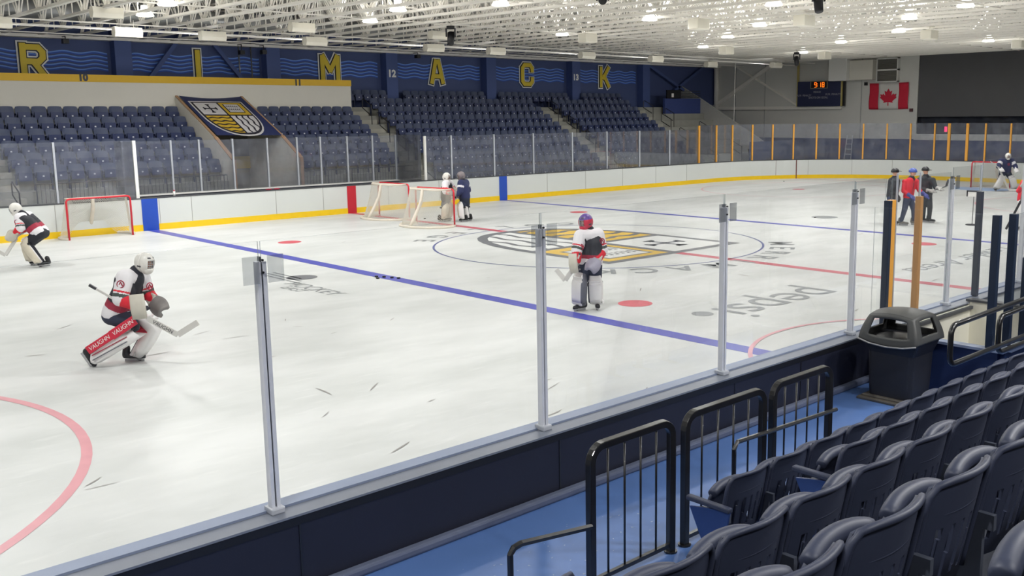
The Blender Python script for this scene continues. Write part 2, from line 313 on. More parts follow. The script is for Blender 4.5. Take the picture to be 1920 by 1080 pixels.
# units on end wall
o=thing('air_unit','large white box air unit hanging by ceiling right of scoreboard','air unit',(XR-1.0,11.9,5.45))
MB().box(0,1,-.4,.8,0,2.2).build('housing',WHT,o,bevel=.02)
MB().box(.3,1,-1.9,-.4,.02,1.15).build('side_housing',OFFW,o,bevel=.02)
o=thing('louvre_window','grey louvred vent window with white frame above the flag','vent',(XR-.25,9.35,5.32))
MB().box(0,.25,-.68,-.62,0,1.35).box(0,.25,.62,.68,0,1.35).box(0,.25,-.68,.68,1.29,1.35).box(0,.25,-.68,.68,.64,.72).box(0,.25,-.68,.68,0,.05).build('frame',WHT,o)
m=MB()
for k in range(24):m.bar((.1,-.62,.06+k*.053),(.1,.62,.06+k*.053),.05,.008,(.6,0,1))
m.build('louvres',mat('louvre_grey',(120,118,112),.6),o)
# flag
o=thing('canadian_flag','red and white maple leaf flag hanging on the end wall','flag',(XR-.065,9.27,3.77))
FW,FH=2.45,1.5
def ripple(a,b):return .02*math.sin(a*9+b*3)-.03*math.sin(b*PI)
def fl(y0,y1,nm,mt,fr):
    m=MB()
    m.grid(lambda a,b:(fr+ripple(y0+(y1-y0)*a,b),FW/2-(y0+(y1-y0)*a)*FW+.02*math.sin(b*7),FH*b-.02*math.sin(PI*(y0+(y1-y0)*a))),10,10);ob=m.build(nm,mt,o,True);md=ob.modifiers.new('s','SOLIDIFY');md.thickness=.006
fl(0,.245,'red_band',FRED,0);fl(.245,.755,'white_field',FWH,0);fl(.755,1,'red_band',FRED,0)
leaf=[(0,1),(.12,.78),(.27,.85),(.21,.53),(.36,.68),(.4,.6),(.58,.64),(.52,.47),(.6,.42),(.3,.17),(.34,.07),(.03,.12),(.03,-.12),(-.03,-.12),(-.03,.12),(-.34,.07),(-.3,.17),(-.6,.42),(-.52,.47),(-.58,.64),(-.4,.6),(-.36,.68),(-.21,.53),(-.27,.85),(-.12,.78)]
MB().prism([(-x*.88,.3+z*.88) for x,z in leaf],'x',-.05,-.04).build('maple_leaf',FRED,o)
for y,z,l in((10.75,5.25,'upper left'),(7.85,3.7,'lower right')):
    o=MB().box(XR-.1,XR,y-.09,y+.09,z-.09,z+.09).build('wall_box',mat('dark_red_box',(90,50,56),.6) if z<4 else BLKP);tag(o,'small dark box on the end wall at the %s corner of the flag'%l,'box')
# ================= ICE =================
m=bpy.data.materials.new('ice');m.use_nodes=True;nt=m.node_tree;b=nt.nodes['Principled BSDF']
tc=nt.nodes.new('ShaderNodeTexCoord')
def noise(sc,det,vec=None,rough=.5):
    n=nt.nodes.new('ShaderNodeTexNoise');n.inputs['Scale'].default_value=sc;n.inputs['Detail'].default_value=det;n.inputs['Roughness'].default_value=rough;nt.links.new(vec or tc.outputs['Object'],n.inputs['Vector']);return n
def mapp(rot,sc):
    q=nt.nodes.new('ShaderNodeMapping');q.inputs['Rotation'].default_value=(0,0,rot);q.inputs['Scale'].default_value=sc;nt.links.new(tc.outputs['Object'],q.inputs['Vector']);return q.outputs[0]
def ramp(src,a,b_,c0,c1):
    r=nt.nodes.new('ShaderNodeValToRGB');r.color_ramp.elements[0].position=a;r.color_ramp.elements[1].position=b_;r.color_ramp.elements[0].color=(*c0,1);r.color_ramp.elements[1].color=(*c1,1);nt.links.new(src,r.inputs[0]);return r
n1=noise(.35,6,mapp(.5,(1,2.2,1)),.6);r1=ramp(n1.outputs['Fac'],.35,.65,lin((196,199,197)),lin((216,218,217)))
n2=noise(2.2,8,mapp(-.4,(.5,3,1)),.7);r2=ramp(n2.outputs['Fac'],.55,.72,(0,0,0),(1,1,1))
mx=nt.nodes.new('ShaderNodeMix');mx.data_type='RGBA';mx.inputs[7].default_value=(*lin((230,231,230)),1);nt.links.new(r1.outputs[0],mx.inputs[6])
mm=nt.nodes.new('ShaderNodeMath');mm.operation='MULTIPLY';mm.inputs[1].default_value=.45;nt.links.new(r2.outputs[0],mm.inputs[0]);nt.links.new(mm.outputs[0],mx.inputs[0])
n3=noise(4.0,3,mapp(.9,(.4,2.2,1)),.5);r3=ramp(n3.outputs['Fac'],.755,.80,(0,0,0),(1,1,1))
mx2=nt.nodes.new('ShaderNodeMix');mx2.data_type='RGBA';mx2.inputs[7].default_value=(*lin((150,146,142)),1);nt.links.new(mx.outputs[2],mx2.inputs[6])
mm2=nt.nodes.new('ShaderNodeMath');mm2.operation='MULTIPLY';mm2.inputs[1].default_value=.55;nt.links.new(r3.outputs[0],mm2.inputs[0]);nt.links.new(mm2.outputs[0],mx2.inputs[0])
nt.links.new(mx2.outputs[2],b.inputs['Base Color'])
rr=nt.nodes.new('ShaderNodeMapRange');rr.inputs[3].default_value=.3;rr.inputs[4].default_value=.5;nt.links.new(n2.outputs['Fac'],rr.inputs[0]);nt.links.new(rr.outputs[0],b.inputs['Roughness'])
b.inputs['Specular IOR Level'].default_value=.25
bp=nt.nodes.new('ShaderNodeBump');bp.inputs['Strength'].default_value=.12;bp.inputs['Distance'].default_value=.01;nt.links.new(n2.outputs['Fac'],bp.inputs['Height']);nt.links.new(bp.outputs[0],b.inputs['Normal'])
ICE=m
def ring(d,n=14,left=True):
    r=8.53+d;L=21.95;yc=12.95-8.53;P=[]
    P+=[(L+r*math.sin(a),yc+r*math.cos(a)) for a in[PI/2*i/n for i in range(n+1)]]
    P+=[(L+r*math.sin(a),-yc+r*math.cos(a)) for a in[PI/2+PI/2*i/n for i in range(n+1)]]
    P+=[(-L+r*math.sin(a),-yc+r*math.cos(a)) for a in[PI+PI/2*i/n for i in range(n+1)]]
    P+=[(-L+r*math.sin(a),yc+r*math.cos(a)) for a in[1.5*PI+PI/2*i/n for i in range(n+1)]]
    return P
ice=MB().prism(ring(0.05),'z',-.05,0).build('ice_sheet',ICE);struct(ice,'white skated ice sheet of the rink','ice')
def flat(poly_or,name,mt,z):
    return MB().prism(poly_or,'z',z-.0015,z).build(name,mt,ice)
def ringmesh(cx,cy,r,wd,name,mt,z,a0=0,a1=2*PI,n=96):
    m=MB();P=[]
    for i in range(n+1):
        a=a0+(a1-a0)*i/n
        for q in(r-wd/2,r+wd/2):P.append((cx+q*math.cos(a),cy+q*math.sin(a),z))
    m.add(P,[(2*i,2*i+1,2*i+3,2*i+2) for i in range(n)]);return m.build(name,mt,ice)
def rect(x0,x1,y0,y1):return[(x0,y0),(x1,y0),(x1,y1),(x0,y1)]
flat(rect(-7.54,-7.20,-12.94,12.94),'blue_line',BLUE,.003);flat(rect(7.22,7.50,-12.94,12.94),'blue_line',BLUE,.003)
flat(rect(-.15,.15,-12.94,-2.75),'red_line',RED,.003);flat(rect(-.15,.15,4.1,12.94),'red_line',RED,.003)
ringmesh(0,0,4.57,.06,'center_circle',THINB,.003)
for x in(-20.4,20.4):
    for y in(-6.75,6.75):
        ringmesh(x,y,4.57,.11 if x<0 else .06,'faceoff_circle',mat('circle_pink',(214,150,158),.4,var=.12),.003);flat(arc_pts((x,y),.3,0,2*PI,24)[:-1],'faceoff_spot',RED,.003)
for x in(-5.83,5.83):
    for y in(-6.76,6.76):flat(arc_pts((x,y),.33,0,2*PI,28)[:-1],'faceoff_spot',mat('spot_red',(206,84,98),.4,var=.1),.0035)
ringmesh(-5.85,-12.95,2.85,.07,'referee_crease',mat('circle_pink',(214,150,158)),.0055,0,PI,60)
for s in(-1,1):flat(rect(27.1,27.16,-11.4,11.4) if s>0 else rect(-27.16,-27.1,-11.4,11.4),'goal_line',RED,.003)
cr=[(26.6,-1.0)]+arc_pts((26.6,.25),1.83,-PI*.5-.68+0,-PI*1.5+.68,20)[0:]+[(26.6,1.5)]
flat([(26.6,-1.58)]+[(26.6+1.83*math.cos(a),.25+1.83*math.sin(a)) for a in[-PI/2-PI*i/20 for i in range(21)]]+[(26.6,2.08)],'goal_crease',mat('crease_blue',(150,176,214),.4),.003)
# --- shield crest (shared by ice and banner)
def clip(poly,cp):
    out=poly
    n=len(cp)
    for i in range(n):
        A,B=cp[i],cp[(i+1)%n];res=[]
        f=lambda p:(B[0]-A[0])*(p[1]-A[1])-(B[1]-A[1])*(p[0]-A[0])
        for j in range(len(out)):
            p,q=out[j-1],out[j];fp,fq=f(p),f(q)
            if fp>=0:
                if fq<0:
                    t=fp/(fp-fq);res.append((p[0]+(q[0]-p[0])*t,p[1]+(q[1]-p[1])*t))
                else:res.append(q);continue
            elif fq>=0:
                t=fp/(fp-fq);res.append((p[0]+(q[0]-p[0])*t,p[1]+(q[1]-p[1])*t));res.append(q)
        out=res
        if len(out)<3:return[]
    return out
def shield_poly(ins,w,h):  # y down
    P=[(ins,ins),(w-ins,ins)]
    for i in range(0,9):
        t=i/8;P.append((w/2+(w/2-ins)*math.cos(t*PI/2)**.8 if t<1 else w/2,h*.45+(h*.55-ins*1.3)*math.sin(t*PI/2)))
    for i in range(7,-1,-1):
        t=i/8;P.append((w/2-(w/2-ins)*math.cos(t*PI/2)**.8,h*.45+(h*.55-ins*1.3)*math.sin(t*PI/2)))
    return P
def crest(mp,w,h,parent,mats,step,border):
    def put(polys,name,mt,lv):
        m=MB()
        for p in polys:
            if len(p)>=3:m.add([mp(x,y,lv*step) for x,y in p],[tuple(range(len(p)))])
        return m.build(name,mt,parent)
    outer,dark,white,yel=mats
    if outer:put([shield_poly(-border*.8,w,h)],'crest_border',outer,1)
    put([shield_poly(0,w,h)],'crest_outline',dark,2)
    ins=shield_poly(border,w,h);cx,cy=w*.5,h*.42;g=border*.5
    q=lambda x0,x1,y0,y1:clip([(x0,y0),(x1,y0),(x1,y1),(x0,y1)],ins)
    put([q(0,cx-g,0,cy-g)],'cross_quarter',white,3);put([q(cx+g,w,0,cy-g)],'book_quarter',yel,3)
    put([q(0,cx-g,cy+g,h)],'gold_wave_quarter',yel,3);put([q(cx+g,w,cy+g,h)],'white_wave_quarter',white,3)
    # cross
    c=(cx*.5+border*.4,cy*.52);L=w*.12;t=w*.016;P=[]
    def bar2(a,b,t):
        d=Vector((b[0]-a[0],b[1]-a[1])).normalized();n=Vector((-d.y,d.x))*t
        return[(a[0]+n.x,a[1]+n.y),(b[0]+n.x,b[1]+n.y),(b[0]-n.x,b[1]-n.y),(a[0]-n.x,a[1]-n.y)]
    P+=[bar2((c[0]-L,c[1]),(c[0]+L,c[1]),t),bar2((c[0],c[1]-L),(c[0],c[1]+L),t)]
    for dx,dy in((1,0),(-1,0),(0,1),(0,-1)):
        e=(c[0]+dx*L,c[1]+dy*L)
        P+=[bar2((e[0]-dy*L*.3-dx*L*.0,e[1]-dx*L*.3),(e[0]+dy*L*.3,e[1]+dx*L*.3),t*.8)]
        P+=[bar2((e[0]-dx*L*.25,e[1]-dy*L*.25),(e[0]-dy*L*.3,e[1]-dx*L*.3),t*.6),bar2((e[0]-dx*L*.25,e[1]-dy*L*.25),(e[0]+dy*L*.3,e[1]+dx*L*.3),t*.6)]
    put(P,'cross',dark,4)
    x0,x1,y0,y1=cx+w*.09,w-w*.13,h*.09,cy-h*.09
    put([[(x0-w*.02,y0-h*.012),(x1+w*.02,y0-h*.012),(x1+w*.02,y1+h*.012),(x0-w*.02,y1+h*.012)]],'book_outline',dark,4)
    put([[(x0,y0),(x1,y0),(x1,y1),(x0,y1)]],'book',white,5)
    P=[]
    for r_ in(.3,.7):
        for k in range(6):
            xx=x0+(x1-x0)*(.08+k*.145);yy=y0+(y1-y0)*r_;P+=[bar2((xx,yy-h*.022),(xx,yy+h*.022),w*.006),bar2((xx,yy-h*.02),(xx+w*.022,yy-h*.02),w*.006),bar2((xx,yy+h*.016),(xx+w*.022,yy+h*.016),w*.006)]
    put(P,'book_lettering',dark,6)
    P=[]
    for k in range(5):
        yy=cy+h*.085+k*h*.1
        for i in range(24):
            a=i/24*cx;b_=(i+1)/24*cx;f=lambda x:yy+h*.012*math.sin(x/w*34)
            P.append(clip(bar2((a,f(a)),(b_,f(b_)),h*.015),[(p[0],p[1]) for p in ins]))
            P[-1]=clip(P[-1],[(0,0),(cx-g,0),(cx-g,h),(0,h)]) if P[-1] else []
    put(P,'gold_wave_stripes',dark,4)
    P=[]
    for k in range(3):
        xx=cx+w*.12+k*w*.115
        for i in range(24):
            a=cy+i/24*(h-cy);b_=cy+(i+1)/24*(h-cy);f=lambda y:xx+w*.014*math.sin(y/h*34)
            P.append(clip(bar2((f(a),a),(f(b_),b_),w*.016),ins))
    put(P,'white_wave_stripes',dark,4)
crest(lambda x,y,l:(2.65-x,-2.95+y,.003+l),5.25,7.0,ice,(None,IGREY,IWHT,IYEL),.0009,.26)
# lettering on ice, read from the far side
for i,(ch,a) in enumerate(zip('MERRIMACK',[-49,-60,-70.5,-81,-91,-101,-112.5,-123,-133.5])):
    a=math.radians(a);c=Vector((5.05*math.cos(a),5.05*math.sin(a),.0045))
    out=Vector((math.cos(a),math.sin(a),0));textobj('ice_lettering',ch,.92,IGREYL,ice,frame(c,(out.y,-out.x,0),out),0,offset=.015)
for i,(ch,a) in enumerate(zip('COLLEGE',[57,69,81,93,104,115,126])):
    a=math.radians(a);c=Vector((5.1*math.cos(a),5.1*math.sin(a),.0045));ou=Vector((math.cos(a),math.sin(a),0))
    textobj('ice_lettering',ch,.85,IGREYL,ice,frame(c,(-ou.y,ou.x,0),(-ou.x,-ou.y,0)),0,offset=.015)
textobj('ice_lettering','pepsi',1.62,IGREYL,ice,frame((-3.7,-8.62,.0045),(-1,0,0),(0,-1,0)),0,offset=-.004)
flat(arc_pts((-5.72,-8.3),.2,0,2*PI,20)[:-1],'ice_logo',IGREYL,.0045)
textobj('ice_lettering','Lawler Arena',.98,IGREYL,ice,frame((3.95,-8.75,.0045),(-1,0,0),(0,-1,0)),0,shear=.5,offset=-.004)
textobj('ice_lettering','HOCKEY',.5,IGREYL,ice,frame((-9.25,-.7,.0045),(0,-1,0),(1,0,0)),0,shear=.2)
textobj('ice_lettering','EAST',.36,IGREYL,ice,frame((-9.58,-.5,.0045),(0,-1,0),(1,0,0)),0,shear=.2)
flat(arc_pts((-8.7,.75),.34,0,2*PI,24)[:-1],'ice_logo',IGREY,.0045)
for k in range(3):flat(rect(-9.15+k*.16,-9.1+k*.16,.0+.3*k,1.9),'ice_logo',IGREYL,.0045)
flat(arc_pts((10.15,-1.0),.45,0,2*PI,24)[:-1],'ice_logo',IGREYL,.0045)
# pucks
pk=MB().cyl((0,0,0),(0,0,.025),.038,n=20).mesh('puck',RUB)
for n_,x,y,l in((0,-7.52,-.45,'leftmost of the pucks lying on the near blue line'),(1,-7.43,-.62,'puck second from left on the near blue line'),(2,-7.36,-.83,'rightmost puck of the cluster on the near blue line'),(3,-7.62,-.66,'puck lying closest to camera by the near blue line'),(4,-9.95,.05,'single puck beside the grey hockey lettering'),(5,.55,9.1,'puck on the ice between the two goals at center'),(6,9.7,-.9,'puck near the grey logo beyond the far blue line'),(7,24.6,10.4,'puck on the far right ice near the goal line'),(8,-7.3,-1.0,'puck a little right of the blue line cluster')):
    o=link('hockey_puck',pk);o.location=(x,y,.006);tag(o,l,'puck')
# ================= BOARDS =================
def sweep(path,prof):  # path [(x,y)] with outward normals; prof rect (d0,d1,z0,z1)
    d0,d1,z0,z1=prof;m=MB();P=[]
    for (x,y),(nx,ny) in path:
        P+=[(x+nx*d0,y+ny*d0,z0),(x+nx*d1,y+ny*d1,z0),(x+nx*d1,y+ny*d1,z1),(x+nx*d0,y+ny*d0,z1)]
    n=len(path);F=[]
    for i in range(n-1):
        for k in range(4):F.append((4*i+k,4*i+(k+1)%4,4*i+4+(k+1)%4,4*i+4+k))
    F+=[(3,2,1,0),(4*n-4,4*n-3,4*n-2,4*n-1)]
    return m.add(P,F)
r=8.53;N_=20
farpath=[((-21.95,12.95),(0,1)),((21.95,12.95),(0,1))]+[((21.95+r*math.sin(a),4.42+r*math.cos(a)),(math.sin(a),math.cos(a))) for a in[PI/2*i/N_ for i in range(1,N_+1)]]+[((21.95+r*math.sin(a),-4.42+r*math.cos(a)),(math.sin(a),math.cos(a))) for a in[PI/2+PI/2*i/N_ for i in range(N_+1)]]
fb=thing('dasher_boards','white rink boards with yellow kick strip along the far side and end','rink boards',(0,0,0))
BH=1.02
sweep(farpath,(0,.16,0,BH)).build('board_panels',BOARD,fb);sweep(farpath,(-.012,0,0.0,.2)).build('kickplate',KICK,fb);sweep(farpath,(-.01,.2,BH,BH+.03)).build('cap_rail',CAPD,fb)
def onboard(x0,x1,z0,z1,name,m_,d=-.018):MB().box(x0,x1,12.95+d,12.95,z0,z1).build(name,m_,fb)
onboard(-7.66,-7.16,0,BH,'blue_stripe',BLUEB);onboard(7.14,7.56,0,BH,'blue_stripe',BLUEB);onboard(-.2,.17,0,BH,'red_stripe',REDB)
SEAMC=mat('board_seam',(168,168,164),.5)
for x in[-12.6,-10.2,-7.1,-6.05,-3.05,-1.2,1.6,4.0,5.4,9.9,12.3,14.8,17.2,19.6]:MB().box(x-.008,x+.008,12.94,12.95,.2,BH).build('panel_seam',SEAMC,fb)
for a in(.5,.72,1.0,1.25):
    c,s_=math.cos(a),math.sin(a);x,y=21.95+8.525*s_,4.42+8.525*c
    MB().cyl((x,y,.2),(x,y,BH),.01,n=6).build('panel_seam',mat('goal_line_seam',(110,60,56),.5) if a==.5 else SEAMC,fb)
a=.641;x,y=21.95+8.52*math.sin(a),4.42+8.52*math.cos(a);MB().cyl((x,y,.0),(x,y,BH),.03,n=6).build('goal_line_mark',MATS['goal_line_seam'],fb)
nb=thing('dasher_boards','near side rink boards, navy outside with blue grey cap rail','rink boards',(0,0,0))
NH=.91
MB().box(-26,21.95,-13.2,-12.95,0,NH-.02).build('board_panels',BOARD,nb)
MB().box(-26,21.95,-12.95,-12.94,0,.2).build('kickplate',KICK,nb)
MB().box(-26,21.95,-13.08,-12.94,NH-.02,NH+.012).build('cap_rail',CAPB,nb);MB().box(-26,21.95,-13.25,-13.08,NH-.02,NH-.004).build('cap_rail_back',CAPG,nb)
MB().box(-26,-8.5,-13.24,-13.2,.1,NH-.08).build('navy_cladding',NAVYDK,nb);MB().box(-26,-8.5,-13.245,-13.2,NH-.08,NH-.02).build('dark_strip',BLKP,nb)
MB().box(-26,-8.6,-13.32,-13.24,.33,.4).build('base_strip',mat('base_strip_grey',(92,100,122),.6,var=.1),nb,bevel=.02)
for x in(-18.7,-16.25,-13.85,-11.4,-10.2):MB().box(x-.006,x+.006,-13.246,-13.24,.4,NH-.08).build('panel_seam',BLK,nb)
# ================= GLASS =================
def pane(x0,x1,y0,y1,z0,z1,label,mt=GLF,t=.014,group=None):
    dx,dy=x1-x0,y1-y0;L=math.hypot(dx,dy);nx,ny=-dy/L*t/2,dx/L*t/2
    m=MB();P=[(x0-nx,y0-ny),(x1-nx,y1-ny),(x1+nx,y1+ny),(x0+nx,y0+ny)]
    m.add([(*p,z0) for p in P]+[(*p,z1) for p in P],[(0,1,5,4),(2,3,7,6)]);m.mi=1;m.add([(*p,z0) for p in P]+[(*p,z1) for p in P],[(4,5,6,7),(1,2,6,5),(3,0,4,7)])
    o=m.build('rink_glass',[mt,GEDGE]);return tag(o,label,'glass pane',group)
# far straight glass
fx=[3.48,4.77,7.01,9.23,11.6,13.86,16.15,18.4,20.75]
def fpost(x,y,z0,z1,label,m_=ALUP,wd=.06,name='glass_post'):
    dp=.04 if wd>.03 else .012
    o=MB().box(x-wd/2,x+wd/2,y-dp,y+dp,z0,z1).build(name,m_,bevel=.006);return tag(o,label,'post')
for i,x in enumerate(fx[:-1]):
    fpost(x,13.1,BH,2.8,'%s grey glass post from the left on the far boards right of the benches'%ORD[i+1] if i else 'wide white glass post where the bench area ends on the right',WHT if i==0 else ALUP,.09 if i==0 else .06)
    pane(x+.03,fx[i+1]-.03,13.1,13.1,BH+.03,2.78,'%s tall clear rink pane right of the benches on the far boards'%ORD[i+1])
for i,(a,b_) in enumerate(((-15.0,-12.4),(-12.4,-10.05),(-10.05,-7.7))):
    pane(a+.03,b_-.03,13.1,13.1,BH+.03,2.88,'clear rink pane left of the benches, '+['beyond the frame edge','behind the left skater','above the left goal'][i])
    fpost(b_,13.1,BH,2.88,['grey glass post left of the frame edge','grey glass post above the left goal','wide white glass post beside the left blue stripe'][i],WHT if i==2 else ALUP,.1 if i==2 else .06)
for x,l in((-7.7,'left'),(3.3,'right')):
    pane(x,x,13.15,14.85,1.0,2.84,'clear side pane closing the %s end of the bench area'%l)
bx=[-7.45,-5.83,-4.85,-3.62,-2.3,-1.1,-.12,1.05,2.2,3.3]
for i,x in enumerate(bx):
    fpost(x,14.9,1.02,2.83,'%s slim grey post from the left in the glass behind the benches'%ORD[i+1])
    if i<9:pane(x+.03,bx[i+1]-.03,14.9,14.9,1.03,2.81,'%s clear pane from the left behind the benches'%ORD[i+1])
o=thing('bench_wall','low dark wall with white ledge behind the far players benches','wall',(0,0,0))
MB().box(-7.7,3.4,14.85,15.0,0,.97).build('panel',mat('bench_grey',(96,100,112),.6),o);MB().box(-7.7,3.4,14.8,15.02,.97,1.02).build('ledge',WHT,o)
o=thing('players_bench','long dark bench behind the far boards','bench',(0,0,0));MB().box(-7.4,3.1,14.2,14.6,.45,.5).build('seat',BLKP,o)
for x in(-7,-4.5,-2,.5,2.8):MB().box(x,x+.06,14.25,14.55,-.06,.45).build('leg',BLK,o)
# yellow posts round the corner and end
def rp(s,d=.13):
    r_=8.53+d;L=21.95
    if s<L:return(s,12.95+d,0,1)
    a=(s-L)/(r_-.03)
    if a<PI/2:return(21.95+r_*math.sin(a),4.42+r_*math.cos(a),math.sin(a),math.cos(a))
    return(30.48+d,4.42-(s-L-(r_-.03)*PI/2),1,0)
ys=[20.74,22.18,23.42,24.8,26.08,27.32,28.62,29.88,31.13,32.37,33.61,34.89,35.67,36.65,37.6,38.88,40.13,41.4,42.65,43.9]
for i,s_ in enumerate(ys):
    x,y,nx,ny=rp(s_);wd=.14 if i in(12,13) else .08
    ang=math.atan2(nx,ny)
    m=MB().box(-wd/2,wd/2,-.05,.05,BH,2.98);o=m.build('glass_post',YPOST,bevel=.008);o.location=(x,y,0);o.rotation_euler=(0,0,-ang);tag(o,'%s yellow glass post counted from the left along the end boards'%ORD[i+1],'post')
    if i<len(ys)-1:
        x2,y2,_,_=rp(ys[i+1]);pane(x,x2,y,y2,BH+.03,3.0,'%s clear pane from the left between the yellow posts'%ORD[i+1])
# near glass
nx_=[-18.79,-16.35,-13.905,-11.44,-8.93]
def near_post(x,label,z1=2.75,brk=True):
    t=thing('glass_post',label,'post',(x,-13.1,NH))
    MB().box(-.032,-.006,-.03,.03,0,z1-NH-.13).box(.006,.032,-.03,.03,0,z1-NH-.13).build('channel',ALU,t,bevel=.004)
    MB().box(-.006,.006,-.012,.02,0,z1-NH-.1).build('groove',CAPD,t)
    MB().box(-.05,.05,-.06,.06,-.005,.04).build('foot',ALUP,t,bevel=.01)
    if brk:
        MB().box(-.14,-.03,-.05,-.044,z1-NH-.27,z1-NH-.09).box(.03,.14,-.05,-.044,z1-NH-.27,z1-NH-.09).build('clear_bracket',BRK,t)
        MB().cyl((0,-.045,z1-NH-.2),(0,-.03,z1-NH-.2),.008).cyl((0,-.045,z1-NH-.12),(0,-.03,z1-NH-.12),.008).build('bolt',BLK,t)
    return t
pn=['left of the frame edge','nearest the camera at the lower left','in the middle of the picture','left of the bin','just left of the bin']
for i,x in enumerate(nx_):
    near_post(x,'clear and silver near glass post '+['beyond the left frame edge','at left, the largest and nearest one','at center beside the standing goalie','third from left, right of center','fourth from left, by the trash bin'][i])
    if i<4:pane(x+.008,nx_[i+1]-.008,-13.1,-13.1,NH+.012,2.75,'large clear near rink pane '+['at the far left','between the two leftmost near posts','between the center post and the next one','between third and fourth near posts'][i],GLN)
pane(-8.92,-8.2,-13.1,-13.1,NH+.012,2.74,'narrow clear near pane between the fourth post and orange post',GLN)
pane(-8.05,-7.35,-13.1,-13.1,NH+.012,2.74,'clear gate pane between the two orange edged posts',GLN);pane(-7.3,-6.45,-13.1,-13.1,NH+.012,2.74,'clear near pane between orange post and silver post',GLN)
pane(-6.38,-5.52,-13.1,-13.1,NH+.012,2.8,'clear near pane between silver post and dark post',GLN);pane(-5.45,-3.0,-13.1,-13.1,NH+.012,2.86,'clear near pane at the right frame edge',GLN)
fpost(-8.17,-13.12,NH,2.47,'dark glass post right behind the trash bin',NPOST,.07);fpost(-8.05,-13.1,NH,2.47,'orange edged double glass post above the trash bin',YPOST,.12)
fpost(-8.0,-13.14,NH,2.8,'thin grey upright rising out of the orange double post',ALUP,.02)
fpost(-7.32,-13.1,NH,2.47,'single tan orange glass post right of the trash bin',mat('tan_post',(186,140,90),.4),.075);fpost(-7.32,-13.1,2.47,2.78,'thin grey upright above the tan post',ALUP,.02)
near_post(-6.41,'silver near glass post right of the tan post',2.78);fpost(-5.49,-13.1,NH,2.42,'dark grey glass post at the corner of the white partition',mat('dark_grey_post',(66,70,80),.4),.08);fpost(-5.49,-13.1,2.42,2.8,'thin upright above the dark grey corner post',ALUP,.02)
near_post(-3.9,'silver near glass post at the right frame edge',2.86)
# penalty box
o=thing('penalty_box','navy penalty box enclosure with white inner walls beside the trash bin','penalty box',(0,0,0))
MB().box(-8.6,-8.52,-14.73,-13.26,.33,.9).box(-8.52,6,-14.78,-14.7,.33,.9).build('navy_panel',NAVYDK2,o)
MB().box(-8.63,-8.49,-14.8,-13.26,.9,.93).box(-8.49,6,-14.84,-14.66,.9,.93).build('ledge',CAPB,o)
MB().box(-8.5,-5.98,-13.26,-13.22,.0,NH-.05).box(-5.98,-5.9,-14.7,-13.22,0,.92).build('white_panel',mat('cream_panel',(240,236,220),.5),o)
MB().box(-8.5,-5.95,-13.3,-13.26,NH-.09,NH-.05).box(-6.0,-5.86,-14.7,-13.2,.92,.95).build('dark_edge',CAPD,o)
MB().box(-7.105,-7.1,-13.265,-13.26,.3,.8).build('door_seam',BLK,o)
fpost(-8.55,-14.62,.93,2.42,'left of two navy posts on the penalty box corner',NPOST,.08);fpost(-8.3,-14.7,.93,2.42,'right of two navy posts on the penalty box corner',NPOST,.08);fpost(-7.95,-14.74,.93,1.9,'short navy post standing on the penalty box ledge at frame edge',NPOST,.08)
pane(-8.3,-3.0,-14.72,-14.72,.93,2.42,'clear pane along the back of the penalty box',GLN)
pane(-8.56,-8.56,-14.6,-13.16,.93,2.42,'clear side pane of the penalty box above the navy end panel',GLN)
# ================= FAR STANDS =================
def RY(k):return 19.8-.70*k
def RZ(k):return 3.70-.394*k-.47
st=thing('far_stands','stepped grey concrete stands carrying the far side seats','stands',(0,0,0))
m=MB()
for k in range(-2,10):
    for xa,xb in((-30,-3.39),(-.56,31)):m.box(xa,xb,RY(k)-.42,RY(k)+.28 if k>-2 else 21.99,max(-.06,RZ(k)-.9),RZ(k))
m.build('treads',CONC,st)
MB().box(3.4,31,13.35,13.5,-.06,RZ(9)-.1).build('front_wall',CONCD,st)
for xa in(-10.7,5.15,16.9,24.4):   # aisle half steps
    for k in range(-1,9):
        MB().box(xa-.45,xa+.45,RY(k)+.0,RY(k)+.28,RZ(k),RZ(k)+.197).build('aisle_step',mat('light_concrete',(170,168,158),.8,var=.1),st)
# far seat prototype parts (origin at floor, pan front at y=0, facing -y)
def farseat(sw):
    w=sw*.5-.02;P={}
    m=MB();m.grid(lambda a,b:((a-.5)*2*w*(1-.12*max(0,(b-.75)*4)**2),.17-.04*(2*a-1)**2+.07*b,.40+.42*b-.02*(2*a-1)**4*b),6,5)
    m.grid(lambda a,b:((.5-a)*2*w*(1-.12*max(0,(b-.75)*4)**2),.20-.04*(2*a-1)**2+.07*b,.40+.42*b-.02*(2*a-1)**4*b),6,5)
    m.grid(lambda a,b:((a-.5)*2*w*.88,.24-.04*(2*a-1)**2+.03*b,.82-.02*(2*a-1)**4),6,1)
    P['backrest']=m.mesh('backrest',NAVYSEAT,True)
    m=MB();m.box(-w*.82,w*.82,.0,.06,.32,.6);P['seat_pan']=m.mesh('seat_pan',SEATPAN)
    m=MB();m.box(-.028,.028,-.006,0,.44,.49);P['number_plate']=m.mesh('number_plate',mat('number_plate',(205,208,215),.5))
    m=MB().prism([(.06,0),(.14,0),(.14,.5),(.2,.5),(.2,.56),(-.06,.56),(-.06,.5),(.06,.5)],'x',-sw*.5-.018,-sw*.5+.018)
    P['standard']=m.mesh('standard',mat('seat_frame_dark',(34,44,78),.5))
    return P
FP={}
def far_seat(x,k,sw,label,group):
    key=round(sw,3)
    if key not in FP:FP[key]=farseat(sw)
    t=thing('stadium_seat',label,'seat',(x,RY(k),RZ(k)),0,group)
    for nm in('backrest','seat_pan','number_plate','standard'):link(nm,FP[key][nm],t)
rown=['top','second','third','fourth','fifth','sixth','seventh','eighth','ninth','tenth','eleventh']
L=[]
